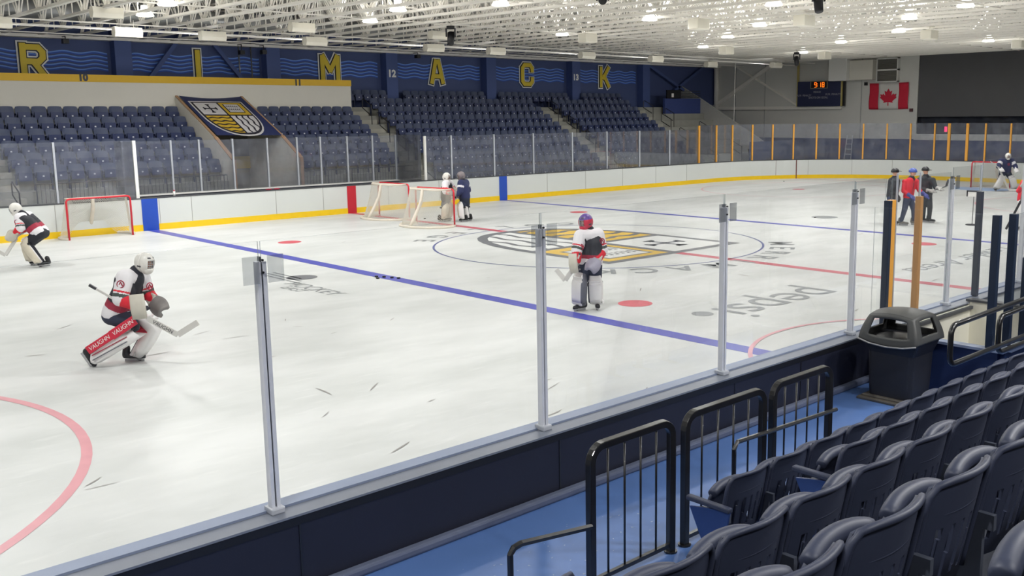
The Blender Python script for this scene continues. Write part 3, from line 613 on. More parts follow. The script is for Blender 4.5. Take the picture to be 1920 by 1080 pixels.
for k in range(0,6):
    for i in range(13 if k!=0 else 14):
        L.append((-3.67-.53*i,k,.53,'left of the banner',k,i,'from it'))
for k in range(0,6):
    for i in range(9):L.append((.14+.505*i,k,.505,'right of the banner',k,i,'from it'))
for k in range(-2,9):
    xs=[6.03+.4625*i for i in range(22)] if k!=-2 else [5.12+.4625*i for i in range(30)]
    if k==-2:xs=[x for x in xs if not any(abs(x-p)<.52 for p in(7.66,13.82))]
    for i,x in enumerate(xs):L.append((x,k,.4625,'block under A',k+2,i,'from left'))
for k in range(-2,9):
    xs=[17.64+.479*i for i in range(13)]
    if k==-2:xs=[x for x in xs if x>20.5]+[19.0]
    for i,x in enumerate(xs):L.append((x,k,.479,'block under K',k+2,i,'from left'))
cpos=Vector((-19.19,-19,3.5))
L.sort(key=lambda q:(Vector((q[0],RY(q[1]),RZ(q[1])))-cpos).length)
for q in L[:240]:
    x,k,sw,bl,rn,i,fr=q
    far_seat(x,k,sw,'navy folding seat, %s row, %s, %s %s'%(rown[rn],bl,ORD[i+1],fr),'far side seats')
m=MB()
mats_=[NAVYSEAT,SEATPAN,MATS['number_plate'],MATS['seat_frame_dark']]
for q in L[240:]:
    x,k,sw=q[:3];key=round(sw,3)
    if key not in FP:FP[key]=farseat(sw)
    for mi,nm in enumerate(('backrest','seat_pan','number_plate','standard')):
        me=FP[key][nm];m.mi=mi
        m.add([(v.co.x+x,v.co.y+RY(k),v.co.z+RZ(k)) for v in me.vertices],[tuple(p.vertices) for p in me.polygons])
o=m.build('stadium_seats',mats_);tag(o,'many small navy folding seats in the farther blocks','seats');o['kind']='stuff'
# entrance tunnel with banner
t=thing('tunnel_entrance','white sloping side walls with wooden edges around the rink tunnel','entrance',(0,0,0))
def slopewall(x):
    MB().prism([(15.5,.2),(15.5,2.0),(16.9,2.83),(20.3,4.42),(20.3,.2)],'x',x-.06,x+.06).build('side_wall',OFFW,t)
    MB().bar((x,15.47,2.03),(x,16.9,2.86),.03,.15,(0,-.5,1)).bar((x,16.9,2.86),(x,20.3,4.46),.03,.1,(0,-.5,1)).bar((x,15.46,.2),(x,15.46,2.02),.03,.13,(0,1,0)).build('wooden_edge',WOOD,t)
slopewall(-3.33);slopewall(-.62)
MB().box(-3.3,-.65,15.5,15.6,-.06,.1).build('threshold',mat('tunnel_grey',(130,128,118),.8,var=.15),t);MB().box(-3.3,-.65,19.8,20.0,0,4.05).build('inner_wall',MATS['tunnel_grey'],t)
MB().box(-3.3,-.65,19.7,19.8,1.5,2.0).build('yellow_band',mat('tunnel_yellow',(190,160,40),.6),t)
b=thing('crest_banner','navy banner with gold and white shield over the tunnel','banner',(0,0,0))
A=Vector((-3.25,20.25,4.47));ux=Vector((2.6,0,-.02));uy=Vector((.0,16.95-20.25,2.93-4.47))
def bmp(u,v,l=0):
    sag=-.09*math.sin(PI*u)*max(0,1-v/.16)**2
    return tuple(A+ux*u+uy*v*(1+.02*u)+Vector((0,-.42*l,.9*l+sag)))
MB().grid(lambda a,c:bmp(a,c,.0),20,16).build('banner_cloth',BANN,b,True)
crest(lambda x,y,l:bmp(.075+x*.80,.17+y*.82,l),1.0,1.0,b,(BWHT,BDK,BWHT,BYEL),.008,.035)
# railings in far stands
def loop_rail(x,y,z,h=.85,l=.75,label='',flip=1):
    p=[(x,y,z),(x,y,z+h),(x,y+.06,z+h+.04)]
    q=[(x,y,z),(x,y,z+h),(x,y+l*.9,z+h+l*.42),(x,y+l,z+h+l*.36),(x,y+l,z+h-.1),(x,y+.1,z+h-.42)]
    o=MB().tube(q,.022,6).build('handrail',BLK);tag(o,label,'handrail','aisle handrails')
n=0
for xa,nm in((5.15,'aisle left of the middle block'),(16.75,'aisle under C and K'),(24.4,'aisle right of the K block'),(-10.7,'aisle at the far left')):
    for k in(0,2,4,7):
        if xa<0 and k<4:continue
        loop_rail(xa,RY(k)-.3,RZ(k),label='black looped handrail in the %s, %s from the top'%(nm,{0:'first',2:'second',4:'third',7:'lowest'}[k]))
def fence(x0,x1,y,z0,z1,label,mt=BLK,sp=.13,name='railing'):
    t=thing(name,label,'railing',(x0,y,z0));w_=x1-x0;h=z1-z0
    MB().cyl((0,0,h),(w_,0,h),.02,n=6).cyl((0,0,.08),(w_,0,.08),.015,n=6).build('rail',mt,t)
    m=MB();n=int(w_/sp)
    for i in range(n+1):m.cyl((w_*i/n,0,.08),(w_*i/n,0,h),.008 if i%8 else .02,n=5)
    ob=m.build('bars',mt,t);return t
RG=mat('railing_grey',(70,74,84),.5,metal=.3)
fence(-9.9,-3.5,15.75,.55,1.5,'dark low bar railing in front of the left seat block',RG)
fence(-.4,4.4,15.75,.55,1.5,'dark low bar railing in front of seats right of the banner',RG)
fence(5.9,16,13.75,.3,1.2,'dark low bar railing in front of the middle block',RG)
# stairs end: navy box, white stringer wall
o=thing('stair_landing_wall','navy landing wall with white sloping stair wall in the far corner','stair wall',(0,0,0))
MB().box(26.5,30,20.4,20.55,2.6,4.55).build('landing_panel',mat('landing_navy',(56,72,130),.6),o)
MB().prism([(22,5.37),(20.5,4.6),(15.6,1.95),(15.6,-.06),(22,-.06)],'x',29.95,30.1).build('sloping_wall',mat('stringer_grey',(182,182,178),.7),o)
m=MB()
for q in range(4):m.cyl((27.9,20.45,4.65+q*.12),(30,20.45,4.65+q*.12),.02,n=5)
m.build('rail',BLK,o);MB().box(26.6,27.9,20.3,20.4,4.55,5.05).build('black_box',BLKP,o);MB().box(27.0,27.2,20.28,20.3,4.62,4.85).build('notice',WHT,o)
for x,y,l in((25.6,18.9,'near the navy landing wall'),(27.0,17.4,'on the wide steps at the far right'),(27.9,15.6,'low behind the first yellow glass post')):
    loop_rail(x,y,RZ(int(round((19.8-y)/.7))),h=.8,l=.7,label='black looped handrail '+l)
o=thing('folding_chair','black folding chair on the platform behind the yellow posts','chair',(28.6,15.2,.6))
MB().box(-.2,.2,-.2,.2,.42,.46).build('seat',BLKP,o);MB().bar((0,.2,.46),(0,.34,.9),.4,.03,(1,0,0)).build('backrest',BLKP,o)
for sx in(-1,1):
    for sy in(-1,1):MB().cyl((sx*.18,sy*.2,-.05),(sx*.18,-sy*.15,.43),.012,n=6).build('leg',BLK,o)
o=MB().box(27.8,33.3,14.8,15.0,-.06,1.95).build('low_wall',NAVYWALL);tag(o,'low navy wall behind the corner glass','wall')
o=thing('step_ladder','grey aluminium step ladder against the end wall','ladder',(32.9,11.6,-.06))
MB().bar((0,-.25,0),(.3,-.18,2.3),.06,.03).bar((0,.25,0),(.3,.18,2.3),.06,.03).build('side_rail',ALU,o)
m=MB()
for k in range(7):m.box(.04*k,.04*k+.08,-.24+.01*k,.24-.01*k,.28+.3*k,.31+.3*k)
m.build('rung',ALU,o)
for i,(x,y) in enumerate(((25.8,14.0),)):pass
# items on bench ledge
o=thing('water_bottle','small white water bottle with red cap on the far bench ledge','bottle',(-6.55,13.06,BH+.03));MB().cyl((0,0,0),(0,0,.16),.035,n=12).build('body',WHT,o,True);MB().cyl((0,0,.16),(0,0,.2),.028,.012,n=12).build('cap',JRED,o,True)
for i,(x,l) in enumerate(((-3.25,'left'),(-2.95,'right'))):
    o=MB().ell((x,13.05,BH+.055),.13,.05,.03,10,6).build('hockey_glove',JDRED,smooth=True);tag(o,'dark red glove lying on the far board cap, the %s one'%l,'glove')
# ================= NEAR STANDS =================
ns=thing('near_stands','blue painted walkway and dark steps of the near stands','stands',(0,0,0))
def NY(k):return -15.374-.763*k
def NZ(k):return 1.194+.379*k
MB().box(-30,-8.6,-15.9,-13.25,-.06,.33).box(-8.6,12,-15.9,-14.78,-.06,.33).build('walkway',BLUEFL,ns)
STEPM=mat('dark_step',(58,62,74),.8,var=.15,scale=4)
m=MB()
for k in range(1,12):
    m.box(-30,14,NY(k)-.25 if k<11 else -24,NY(k)+.513,-.06,NZ(k)-.84)
m.build('treads',STEPM,ns)
# near seat prototype: origin at floor under back top centre, facing +y, top z=.84
def seatfn(a,b,off=0):
    u=2*a-1
    w_=.232*(1-.10*max(0,(b-.8)*5)**2)
    zt=.825-.02*abs(u)**4*b
    return(u*w_,.085*(1-b)-.0+.055*u*u+off,.36+(zt-.36)*b)
def near_mesh():
    P={}
    m=MB();sk=lambda a,b:(.14<b<.60) and any(abs(a-c-.06*(b-.4))<.03 for c in(.2,.36,.52,.68,.84))
    m.grid(lambda a,b:seatfn(a,b),40,20,sk)
    me=m.mesh('backrest',NAVYSEATN,True)
    bm=bmesh.new();bm.from_mesh(me);bmesh.ops.recalc_face_normals(bm,faces=bm.faces);bmesh.ops.solidify(bm,geom=bm.faces[:],thickness=.014)
    for ed in bm.edges:
        if len(ed.link_faces)==2 and ed.calc_face_angle(0)>.6:ed.smooth=False
    bm.to_mesh(me);bm.free()
    r=MB();pts=[seatfn(0,b) for b in[i/8*.93 for i in range(9)]]+[seatfn(a,1) for a in[.04+.92*i/14 for i in range(15)]]+[seatfn(1,b) for b in[.93-i/8*.93 for i in range(9)]]
    pts=[(p[0],p[1]-.008,p[2]) for p in pts]
    r.tube(pts,.0135,8)
    # recess ridge
    r.tube([(u*.17,.035+.055*(u*.75)**2-.004,.69) for u in[-1+i/6 for i in range(13)]],.008,6)
    me2=r.mesh('backrest_rim',NAVYSEATN,True)
    P['backrest']=me;P['backrest_rim']=me2
    m=MB()
    def pf(a,b,o_=0):
        u=2*a-1;return(u*.215*(1-.10*max(0,(b-.75)*4)**2),.225+.025*(1-u*u)+.03*math.sin(b*PI)+o_,.33+(.36-.03*abs(u)**2.5)*b)
    m.grid(lambda a,b:pf(a,b),14,10);me=m.mesh('seat_pan',NAVYSEATN,True)
    bm=bmesh.new();bm.from_mesh(me);bmesh.ops.recalc_face_normals(bm,faces=bm.faces);bmesh.ops.solidify(bm,geom=bm.faces[:],thickness=.02);bm.to_mesh(me);bm.free()
    P['seat_pan']=me
    r=MB();pts=[pf(a,1) for a in[.0,.006]+[.02+.96*i/14 for i in range(15)]+[.994,1.0]]
    n=len(pts);rad=[.034 if 1<i<n-2 else(.026 if i in(1,n-2) else .008) for i in range(n)];r.tube([(p[0],p[1]-.012,p[2]-.012) for p in pts],rad,12)
    P['pan_rim']=r.mesh('pan_rim',NAVYSEATN,True)
    m=MB()
    m.box(-.262,-.238,.02,.24,.52,.58).box(-.262,-.238,.06,.16,0,.52).box(-.262,-.238,.0,.3,0,.02)
    P['bracket']=m.mesh('bracket',mat('bracket_grey',(92,98,112),.4,metal=.4))
    return P
NP=near_mesh()
nrow=['front','second','third','fourth','fifth']
def near_seat(x,k,label,end=False,rgt=False):
    t=thing('stadium_seat',label,'seat',(x,NY(k),NZ(k)-.84),0,'near side seats')
    b_=link('backrest',NP['backrest'],t);link('backrest_rim',NP['backrest_rim'],b_)
    p_=link('seat_pan',NP['seat_pan'],t);link('pan_rim',NP['pan_rim'],p_)
    link('bracket',NP['bracket'],t)
    if end:
        MB().prism([(-.02,0),(.28,0),(.2,.28),(.34,.56),(.0,.62),(.06,.3)],'x',-.28,-.262).build('end_panel',mat('end_panel_blue',(44,66,120),.4),t,bevel=.004)
        MB().box(-.295,-.245,.0,.36,.60,.635).build('armrest',NAVYSEATN,t,bevel=.01)
X0=[-13.291,-13.692,-15.883,-16.758,-17.2]
def cnt(k,i0,i1):
    for j,i in enumerate(range(i0,i1)):
        x=X0[k]+.5*i-.25
        near_seat(x,k,'navy slotted folding seat in the %s near row, %s from left'%(nrow[k],ORD[j+1]),end=(k in(0,1) and j==0))
cnt(0,-1,9);cnt(1,0,10);cnt(2,-4,11);cnt(3,-3,10);cnt(4,-2,6)
for j,x in enumerate((-16.64,-17.14)):near_seat(x,1,'navy slotted folding seat left of the aisle, '+('next to the aisle' if j==0 else 'second from the aisle'))
near_seat(-17.0,0,'navy slotted folding front row seat left of the aisle')
# bar railings on the walkway
def arch_rail(x0,x1,label,z0=.33,z1=1.34,y=-14.6,nb=4):
    t=thing('arched_railing',label,'railing',(x0,y,z0));W=x1-x0;H=z1-z0;r=.11
    pts=[(0,0,0),(0,0,H-r)]+[(r-r*math.cos(a),0,H-r+r*math.sin(a)) for a in[PI/2*i/6 for i in range(1,7)]]+[(W-r+r*math.sin(a),0,H-r+r*math.cos(a)) for a in[PI/2*i/6 for i in range(0,7)]]+[(W,0,0)]
    MB().tube([Vector(p) for p in pts],.038,4).build('frame',BLK,t,bevel=.006)
    for i in range(nb):
        x=W*(i+1)/(nb+1);MB().cyl((x,0,.06),(x,0,H-.01),.008,n=8).build('bar',BLK,t,True)
    MB().bar((0,0,.06),(W,0,.06),.03,.03).build('bottom_rail',BLK,t)
    for x in(0,W):MB().cyl((x,0,0),(x,0,.012),.05,n=14).build('base_plate',BLK,t)
    return t
arch_rail(-14.83,-14.0,'black arched bar railing on the walkway, leftmost and nearest');arch_rail(-13.84,-12.86,'black arched bar railing on the walkway, the middle one');arch_rail(-12.72,-11.86,'black arched bar railing on the walkway, farthest at right')
o=MB().tube([(-15.56,-14.62,.33),(-15.56,-14.62,.84),(-15.53,-14.62,.875),(-15.47,-14.62,.885),(-14.85,-14.62,.80)],.022,6).build('low_handrail',BLK);tag(o,'low black handrail joining the leftmost arched railing','handrail')
o=MB().tube([(-12.9,-14.7,.62),(-13.33,-14.72,.66),(-13.4,-14.72,.72),(-13.4,-14.72,1.0),(-13.36,-14.72,1.05),(-11.9,-14.7,.98)],.018,6).build('looped_handrail',BLK);tag(o,'thin black looped handrail behind the middle and right arched railings','handrail')
def bentloop(x,z0,z1,y,label,x2=-6.5):
    r=.1;pts=[(x2,y,z1+.04)]+[(x+r,y,z1)]+[(x+r-r*math.sin(a),y,z1-r+r*math.cos(a)) for a in[PI/2*i/5 for i in range(1,6)]]+[(x+r-r*math.cos(a),y,z0+r-r*math.sin(a)) for a in[PI/2*i/5 for i in range(0,6)]]+[(x2,y,z0-.02)]
    o=thing('walkway_handrail',label,'handrail',(0,0,0));MB().tube(pts,.028,8).build('rail',BLK,o,True)
    for q in(-8.0,x2):MB().cyl((q,y,.33),(q,y,z0),.028,n=8).build('post',BLK,o,True)
bentloop(-10.38,1.14,1.53,-15.0,'black looped handrail right of the bin, the longer left one');bentloop(-9.22,1.05,1.44,-14.98,'black looped handrail cut off by the right frame edge')
# trash bin
t=thing('trash_bin','dark plastic trash bin with open hood standing on the walkway','trash bin',(-9.15,-13.87,.33))
def sq(w,d,n=5,r=.06):
    P=[]
    for cx,cy,a0 in((w-r,d-r,0),(-w+r,d-r,PI/2),(-w+r,-d+r,PI),(w-r,-d+r,1.5*PI)):
        for i in range(n):P.append((cx+r*math.cos(a0+PI/2*i/(n-1)),cy+r*math.sin(a0+PI/2*i/(n-1))))
    return P
def stack(m,levels):
    n=None;P=[]
    for z,w_,d_,bul in levels:
        q=sq(w_,d_);n=len(q);P+=[(x*(1+bul*(1-(y/d_)**2)*.0),y,z) for x,y in q]
    F=[(i*n+k,i*n+(k+1)%n,(i+1)*n+(k+1)%n,(i+1)*n+k) for i in range(len(levels)-1) for k in range(n)]
    m.add(P,F+[tuple(range(n))[::-1],tuple((len(levels)-1)*n+k for k in range(n))])
BIN=mat('bin_body',(34,35,42),.5);HOOD=mat('bin_hood',(74,75,74),.45,var=.05)
m=MB();stack(m,[(.03,.24,.26,0),(.55,.255,.28,0),(.68,.29,.33,0),(.71,.30,.34,0)]);m.build('body',BIN,t)
m=MB();m.box(-.36,-.2,-.33,.33,0,.03).box(-.3,.3,-.3,.3,0,.05);m.build('base_plate',mat('bin_base',(84,80,74),.5),t,bevel=.008)
h=MB()
def hoodw(z):  # half sizes at height
    f=(z-.70)/.27;return .325-.075*max(0,f)**1.6,.35-.085*max(0,f)**1.6
def panel(side,fr):
    # four walls with openings: fr=(a0,a1,b0,b1)
    def fn(a,b):
        z=.70+.27*b;w_,d_=hoodw(z);s_=2*a-1
        if side=='-x':return(-w_-.015*(1-s_*s_),s_*d_,z-(.05*(1-s_*s_))*(1-b)*1+.035*(1-s_*s_)*b)
        if side=='+x':return(w_,-s_*d_,z+.035*(1-s_*s_)*b)
        if side=='-y':return(-s_*w_*-1,-d_,z+.03*(1-s_*s_)*b)
        return(-s_*w_,d_,z+.03*(1-s_*s_)*b)
    h.grid(fn,20,14,lambda a,b:fr[0]<a<fr[1] and fr[2]<b<fr[3])
for sd,fr in(('-x',(.14,.86,.26,.86)),('+x',(.14,.86,.26,.86)),('-y',(.2,.8,.28,.86)),('+y',(.2,.8,.28,.86))):panel(sd,fr)
w_,d_=hoodw(.97)
h.grid(lambda a,b:((2*a-1)*w_,(2*b-1)*d_,.97+.03*(1-(2*a-1)**2)+.035*(1-(2*b-1)**2)),20,20)
me=h.mesh('hood',HOOD,True);bm=bmesh.new();bm.from_mesh(me);bmesh.ops.remove_doubles(bm,verts=bm.verts,dist=.0015);bmesh.ops.recalc_face_normals(bm,faces=bm.faces);bmesh.ops.solidify(bm,geom=bm.faces[:],thickness=.02);bm.to_mesh(me);bm.free()
link('hood',me,t)
MB().tube([(-.345,-.35,.70),(-.355,-.2,.665),(-.36,0,.652),(-.355,.2,.665),(-.345,.35,.70)],.01,6).build('rim_strip',mat('bin_rim',(150,150,150),.4),t,True)
m=MB();m.ell((0,0,.70),.27,.3,.035,14,8);m.build('bin_liner',BLKP,t,True)
o=MB().add([(0,0,0),(.14,.03,.004),(.17,.12,.02),(.05,.15,.03),(-.03,.07,.012)],[(0,1,2,3,4)]).add([(0,0,0),(.14,.03,.004),(.06,.07,.05)],[(0,1,2)]).build('paper_scrap',WHT);o.location=(-14.75,-17.05,NZ(2)-.84+.03);tag(o,'crumpled white paper on the steps between near rows','paper')
m=MB()
for i in range(60):
    x=random.uniform(-15.3,-13.6);y=random.uniform(-14.5,-13.7);a=random.uniform(0,PI);l=random.uniform(.008,.03);m.add([(x,y,.3315),(x+l*math.cos(a),y+l*math.sin(a),.3315),(x+l*math.cos(a+.5),y+l*math.sin(a+.5),.3315)],[(0,1,2)])
o=m.build('paint_flecks',mat('fleck',(160,172,190),.5));tag(o,'scattered pale flecks on the blue walkway','flecks');o['kind']='stuff'
# ================= ROOF =================
JZ=6.68;JT=7.75
jb=MB().box(-.07,-.01,-23.5,21.95,0,.075).box(.01,.07,-23.5,21.95,0,.075).mesh('bottom_chord',STEEL)
jt=MB().box(-.05,-.01,-23.5,21.95,JT-JZ,JT-JZ+.05).box(.01,.05,-23.5,21.95,JT-JZ,JT-JZ+.05).mesh('top_chord',STEEL)
m=MB();y=-23.3;H=JT-JZ
while y<20.6:
    for s_ in(-.04,.04):m.bar((s_,y,.02),(s_,y+.9,H+.02),.032,.032,(1,0,0)).bar((s_,y+1.1,H+.02),(s_,y+2.0,.02),.032,.032,(1,0,0))
    m.bar((0,y+1.0,H),(0,y+1.0,.03),.03,.03,(1,0,0)).bar((0,y+.08,.03),(0,y+.42,H),.03,.03,(1,0,0)).bar((0,y+1.92,.03),(0,y+1.58,H),.03,.03,(1,0,0));y+=2.0
jw=m.mesh('web_bars',STEEL)
x=-17.52
while x<XR-.3:
    t=thing('roof_joist','white open web steel roof joist spanning across the rink','roof joist',(x,0,JZ),0,'roof joists')
    link('bottom_chord',jb,t);link('top_chord',jt,t);link('web_bars',jw,t);x+=1.22
# roof purlin deck ribs are on the ceiling; bridging lines along X
for y,z,l in((19.6,6.62,'closest to the navy wall'),(16.5,6.62,'second from the navy wall'),(9.0,6.72,'above the far half of the ice'),(2.0,6.72,'above the middle of the ice'),(-6,6.72,'above the near half of the ice')):
    o=MB().bar((-30,y,z),(XR,y,z),.04,.04).build('bridging_bar',STEEL);tag(o,'long thin white bridging bar under the joists, '+l,'beam')
o=MB().cyl((-30,17.2,7.22),(20,17.2,7.12),.33,n=16).build('air_duct',GALV,smooth=True);tag(o,'round silver air duct running between joists near the navy wall','duct')
for y,z,l in((13.4,6.5,'upper'),(14.6,6.42,'lower')):
    o=MB().cyl((-30,y,z),(32,y,z),.022,n=8).build('gas_pipe',STEEL);tag(o,'long white pipe carrying the floodlight boxes, the %s one'%l,'pipe')
o=MB().bar((0,21.6,6.62),(1,0,0),.1,.1) if False else MB().box(-30,XR,21.45,21.98,6.6,6.72).build('eave_beam',STEEL);tag(o,'pale steel beam along the top of the navy wall','beam')
# floodlight boxes
BOXW=mat('floodlight_housing',(246,242,228),.5,var=.03)
fh=MB()
hexp=[(-.16,-.05),(-.1,-.17),(.12,-.17),(.2,-.05),(.12,.13),(-.12,.13)]
fh.prism(hexp,'x',-.42,.42);bodyme=fh.mesh('housing',BOXW)
slotme=MB().box(-.3,-.1,-.13,.02,.128,.14).mesh('vent_slot',BLKP)
hangme=MB().cyl((-.2,0,.13),(-.2,0,.36),.012,n=6).cyl((.2,0,.13),(.2,0,.36),.012,n=6).box(-.22,.22,-.012,.012,.2,.224).mesh('hanger',STEEL)
for i,(x,y,z) in enumerate([(-11.4,12.6,6.3),(-4.75,13.4,6.3),(-.95,13.4,6.3),(4.3,13.4,6.28),(12.9,13.4,6.3),(17.7,13.4,6.3),(23.6,14.6,6.26),(28.0,13.4,6.3),(-7.5,13.4,6.28),(7.5,13.4,6.28),(-8.9,11.0,6.6),(-2.6,11.3,6.55),(3.2,11.5,6.6),(1.5,14.2,6.7)]):
    if i>=13:break
    t=thing('floodlight',['white box floodlight cut off by the left frame edge','cream box floodlight above the letter I','cream box floodlight above the letter M, left of the moving head','cream box floodlight left of the letter A','white box floodlight above the letter C','white box floodlight above the letter K','white box floodlight by the far corner, left one','white box floodlight by the far corner, above the steel brace','bright white box floodlight between R and I','bright white box floodlight right of the letter A','white box unit among joists near the left edge','white junction box among the joists above I','cream box among the joists beside the moving head lamp'][i],'floodlight',(x,y,z))
    link('housing',bodyme,t);link('vent_slot',slotme,t);link('hanger',hangme,t)
    if i<10:
        MB().bar((-.36,.168,-.08),(.36,.168,-.08),.16,.01,(0,.6,1)).build('lens',DOMEG,t);lamp(t,(0,.2,-.09),15,.3,2.6,rot=(math.radians(68),0,0))  # glowing lens and lamp added to the boxes to brighten far stands and wall
for i,(x,y,l) in enumerate(((7.7,-1.55,'cream box light hanging high at center right'),(17.2,8.7,'cream box light hanging left of the scoreboard, the nearer one'),(24.5,8.1,'cream box light hanging straight above the scoreboard'),(16.2,-1.5,'cream box light hanging above the flag'),(24.3,-1.6,'cream box light at the right edge above the curtain'),(7.1,7.5,'cream box light above the letter C'),(6.0,1.3,'pale box light among the joists at top center'))):
    t=thing('hanging_box_light',l,'light',(x,y,6.42))
    MB().box(-.3,.3,-.22,.22,-.17,.17).build('housing',BOXW,t,bevel=.03);MB().cyl((0,-.0,.17),(0,0,.31),.015,n=6).build('hanger',STEEL,t);MB().box(-.66,.66,-.02,.02,.3,.34).build('hanger_bar',STEEL,t)
# lit high-bay lamps, with unseen ones added as fill light
dome=MB().cyl((0,0,0),(0,0,.17),.26,.15,n=20).cyl((0,0,.17),(0,0,.3),.11,.1,n=14).mesh('reflector',DOMEG,False)
hbar=MB().box(-.66,.66,-.02,.02,.09,.13).mesh('hanger_bar',STEEL)
lens=MB().cyl((0,0,-.012),(0,0,0),.225,.225,n=20).mesh('lens',GLOW)
LP=[(-7.6,11.6),(-2.6,5.6),(-1.4,9.0),(-1.2,2.6),(5.3,2.8),(7.1,8.9),(9.9,1.7),(4.8,-2.4),(9.5,-5.9),(11.7,-3.0),(17.0,9.9),(16.3,-.2),(24.4,9.3),(24.2,-.3),(13.2,5.6),(19.5,4.2),
    (-8.2,8.4),(-8.5,2.0),(-9.2,-8.0),(-15,9),(-15,2),(-16,-8),(-3,-6.5),(3.5,-8.5),(16,-8),(23,-8),(-22,6),(-22,-3),  # mostly unseen lamps, added to light the left and near ice
    (-20,-15.5),(-10.5,-18.5),(-6.5,-17.2),(-24,-21),(-15.5,-22),(-7,-21.5),(4,-20)]  # unseen lamps added over the near stands to brighten seats and panels
for i,(x,y) in enumerate(LP):
    t=thing('high_bay_lamp',('glowing round high bay lamp, %s by distance along the roof'%ORD[i+1]) if False else 'glowing round high bay lamp among the white roof joists','lamp',(x,y,6.62),0,'high bay lamps')
    link('reflector',dome,t);link('lens',lens,t);link('hanger_bar',hbar,t);lamp(t,(0,0,-.03),LAMP_W*(.85 if y<-15 else .6 if x>22 else(.36 if(x>-4 and y>-1) else(.55 if x>-4 else .66))));lamp(t,(0,0,.33),72,.3,3.1,rot=(PI,0,0))
# moving head stage lights
def moving_head(x,y,z,l,rz=0,tilt=.5):
    t=thing('stage_light',l,'stage light',(x,y,z),rz)
    MB().cyl((0,0,.0),(0,0,.1),.14,n=14).build('base',BLKP,t);MB().box(-.17,-.13,-.05,.05,-.26,.02).box(.13,.17,-.05,.05,-.26,.02).build('yoke',BLKP,t)
    m=MB();a=Vector((0,.1,-.14));b_=a+Vector((0,-math.sin(tilt),-math.cos(tilt)))*.42;m.cyl(a,b_,.13,.11,n=14);m.build('head',BLKP,t,True)
    MB().bar((-.68,.68,.2),(.68,-.68,.2),.04,.04).cyl((0,0,.1),(0,0,.2),.03).build('clamp',STEEL,t);MB().tube([(.08*math.cos(q),.08*math.sin(q)*.3,.28+.08*math.sin(q)) for q in[2*PI*i/12 for i in range(12)]],.01,5,closed=True).build('cable_loop',BLK,t)
moving_head(1.36,8.36,6.5,'black moving head stage light hanging above letters M and A',-.8);moving_head(22.78,8.61,6.45,'black moving head stage light hanging left of the scoreboard',-.8);moving_head(2.98,-5.02,6.62,'black moving head stage light cut by the top frame edge',-.8);moving_head(-.59,-.81,6.75,'black stage light among the joists at top center',-.8,1.2)
for x,z,l in((-7.0,6.5,'above the left bay with the R'),(-.1,6.35,'right of the letter I'),(.9,6.4,'left of the pilaster between I and M'),(8.9,6.5,'right of the number 12 pilaster')):
    o=MB().box(x-.1,x+.1,21.0,21.25,z-.12,z+.05).cyl((x,21.1,z),(x,21.1,6.66),.02,n=6).box(x-.015,x+.015,21.1,21.47,6.63,6.66).build('small_speaker',BLKP);tag(o,'small dark fixture hanging by the navy wall '+l,'fixture')
# zip line cable in the corner
o=MB().cyl((25.0,14.0,6.5),(25.6,14.5,3.2),.01,n=5).build('hanging_cable',STEEL);tag(o,'thin white cable hanging down by the far corner','cable')
# ================= GOALS =================
def goal(x,y,rz,label,red=REDP):
    t=thing('hockey_goal',label,'goal',(x,y,0),rz)   # opening faces local +x
    R_=.03;H=1.22;W=.915
    pts=[(0,-W,0),(0,-W,H-.08),(0,-W+.03,H-.02),(0,-W+.1,H),(0,W-.1,H),(0,W-.03,H-.02),(0,W,H-.08),(0,W,0)]
    MB().tube(pts,R_,10).build('goal_frame',red,t,True)
    base=[(0,-W,.03),(-.25,-W-.12,.03),(-.6,-W-.1,.03),(-.95,-.65,.03),(-1.1,-.25,.03),(-1.12,0,.03),(-1.1,.25,.03),(-.95,.65,.03),(-.6,W+.1,.03),(-.25,W+.12,.03),(0,W,.03)]
    MB().tube(base,.05,8).build('base_padding',NETPAD,t,True)
    top=[(0,-W+.1,H),(-.3,-W+.06,H-.0),(-.48,-W+.3,H-.02),(-.52,0,H-.02),(-.48,W-.3,H-.02),(-.3,W-.06,H),(0,W-.1,H)]
    MB().tube(top,.024,8).build('top_shelf_bar',NETPAD,t,True)
    MB().tube([(-.52,0,H-.02),(-.6,0,.8),(-.95,0,.25),(-1.1,0,.05)],[.05,.06,.055,.05],8).build('back_padding',NETPAD,t,True)
    # net: surface between top curve and base curve
    def cur(P,a):
        n=len(P)-1;f=a*n;i=min(int(f),n-1);f-=i;return Vector(P[i]).lerp(Vector(P[i+1]),f)
    base2=[base[0],base[2],base[4],base[5],base[6],base[8],base[10]]
    def sf(a,b):
        p=cur(top,a);q=cur(base2,a);v=p.lerp(q,b);s_=.07*math.sin(PI*b)*(1-abs(2*a-1));return v+Vector((s_*1.2,0,0))
    m=MB();NU,NV=54,20
    def diag(fn,NU,NV,r_):
        for i in range(-NV,NU+1,1):
            for sg_ in(1,-1):
                P=[]
                for j in range(NV+1):
                    k=i+j if sg_>0 else i+NV-j
                    if 0<=k<=NU:P.append(fn(k/NU,j/NV))
                if len(P)>1:
                    P=P[::2]+([P[-1]] if len(P)%2==0 else[])
                    if len(P)>1:m.tube(P,r_,3,cap=False)
    diag(sf,NU,NV,.004)
    diag(lambda a,b:Vector((0,-W+.1+(2*W-.2)*a,H)).lerp(cur(top,a),b)-Vector((0,0,.02*math.sin(PI*b))),40,8,.004)
    m.build('netting',NETW,t)
    return t
goal(-9.2,12.12,-PI/2,'goal at far left standing against the boards with red frame')
goal(.12,10.35,0.03,'goal at center by the far boards, the farther of the two')
goal(-.33,7.25,0.12,'goal at center with two goalies standing behind it')
goal(26.55,.25,PI,'goal at the far right end of the rink',REDP)
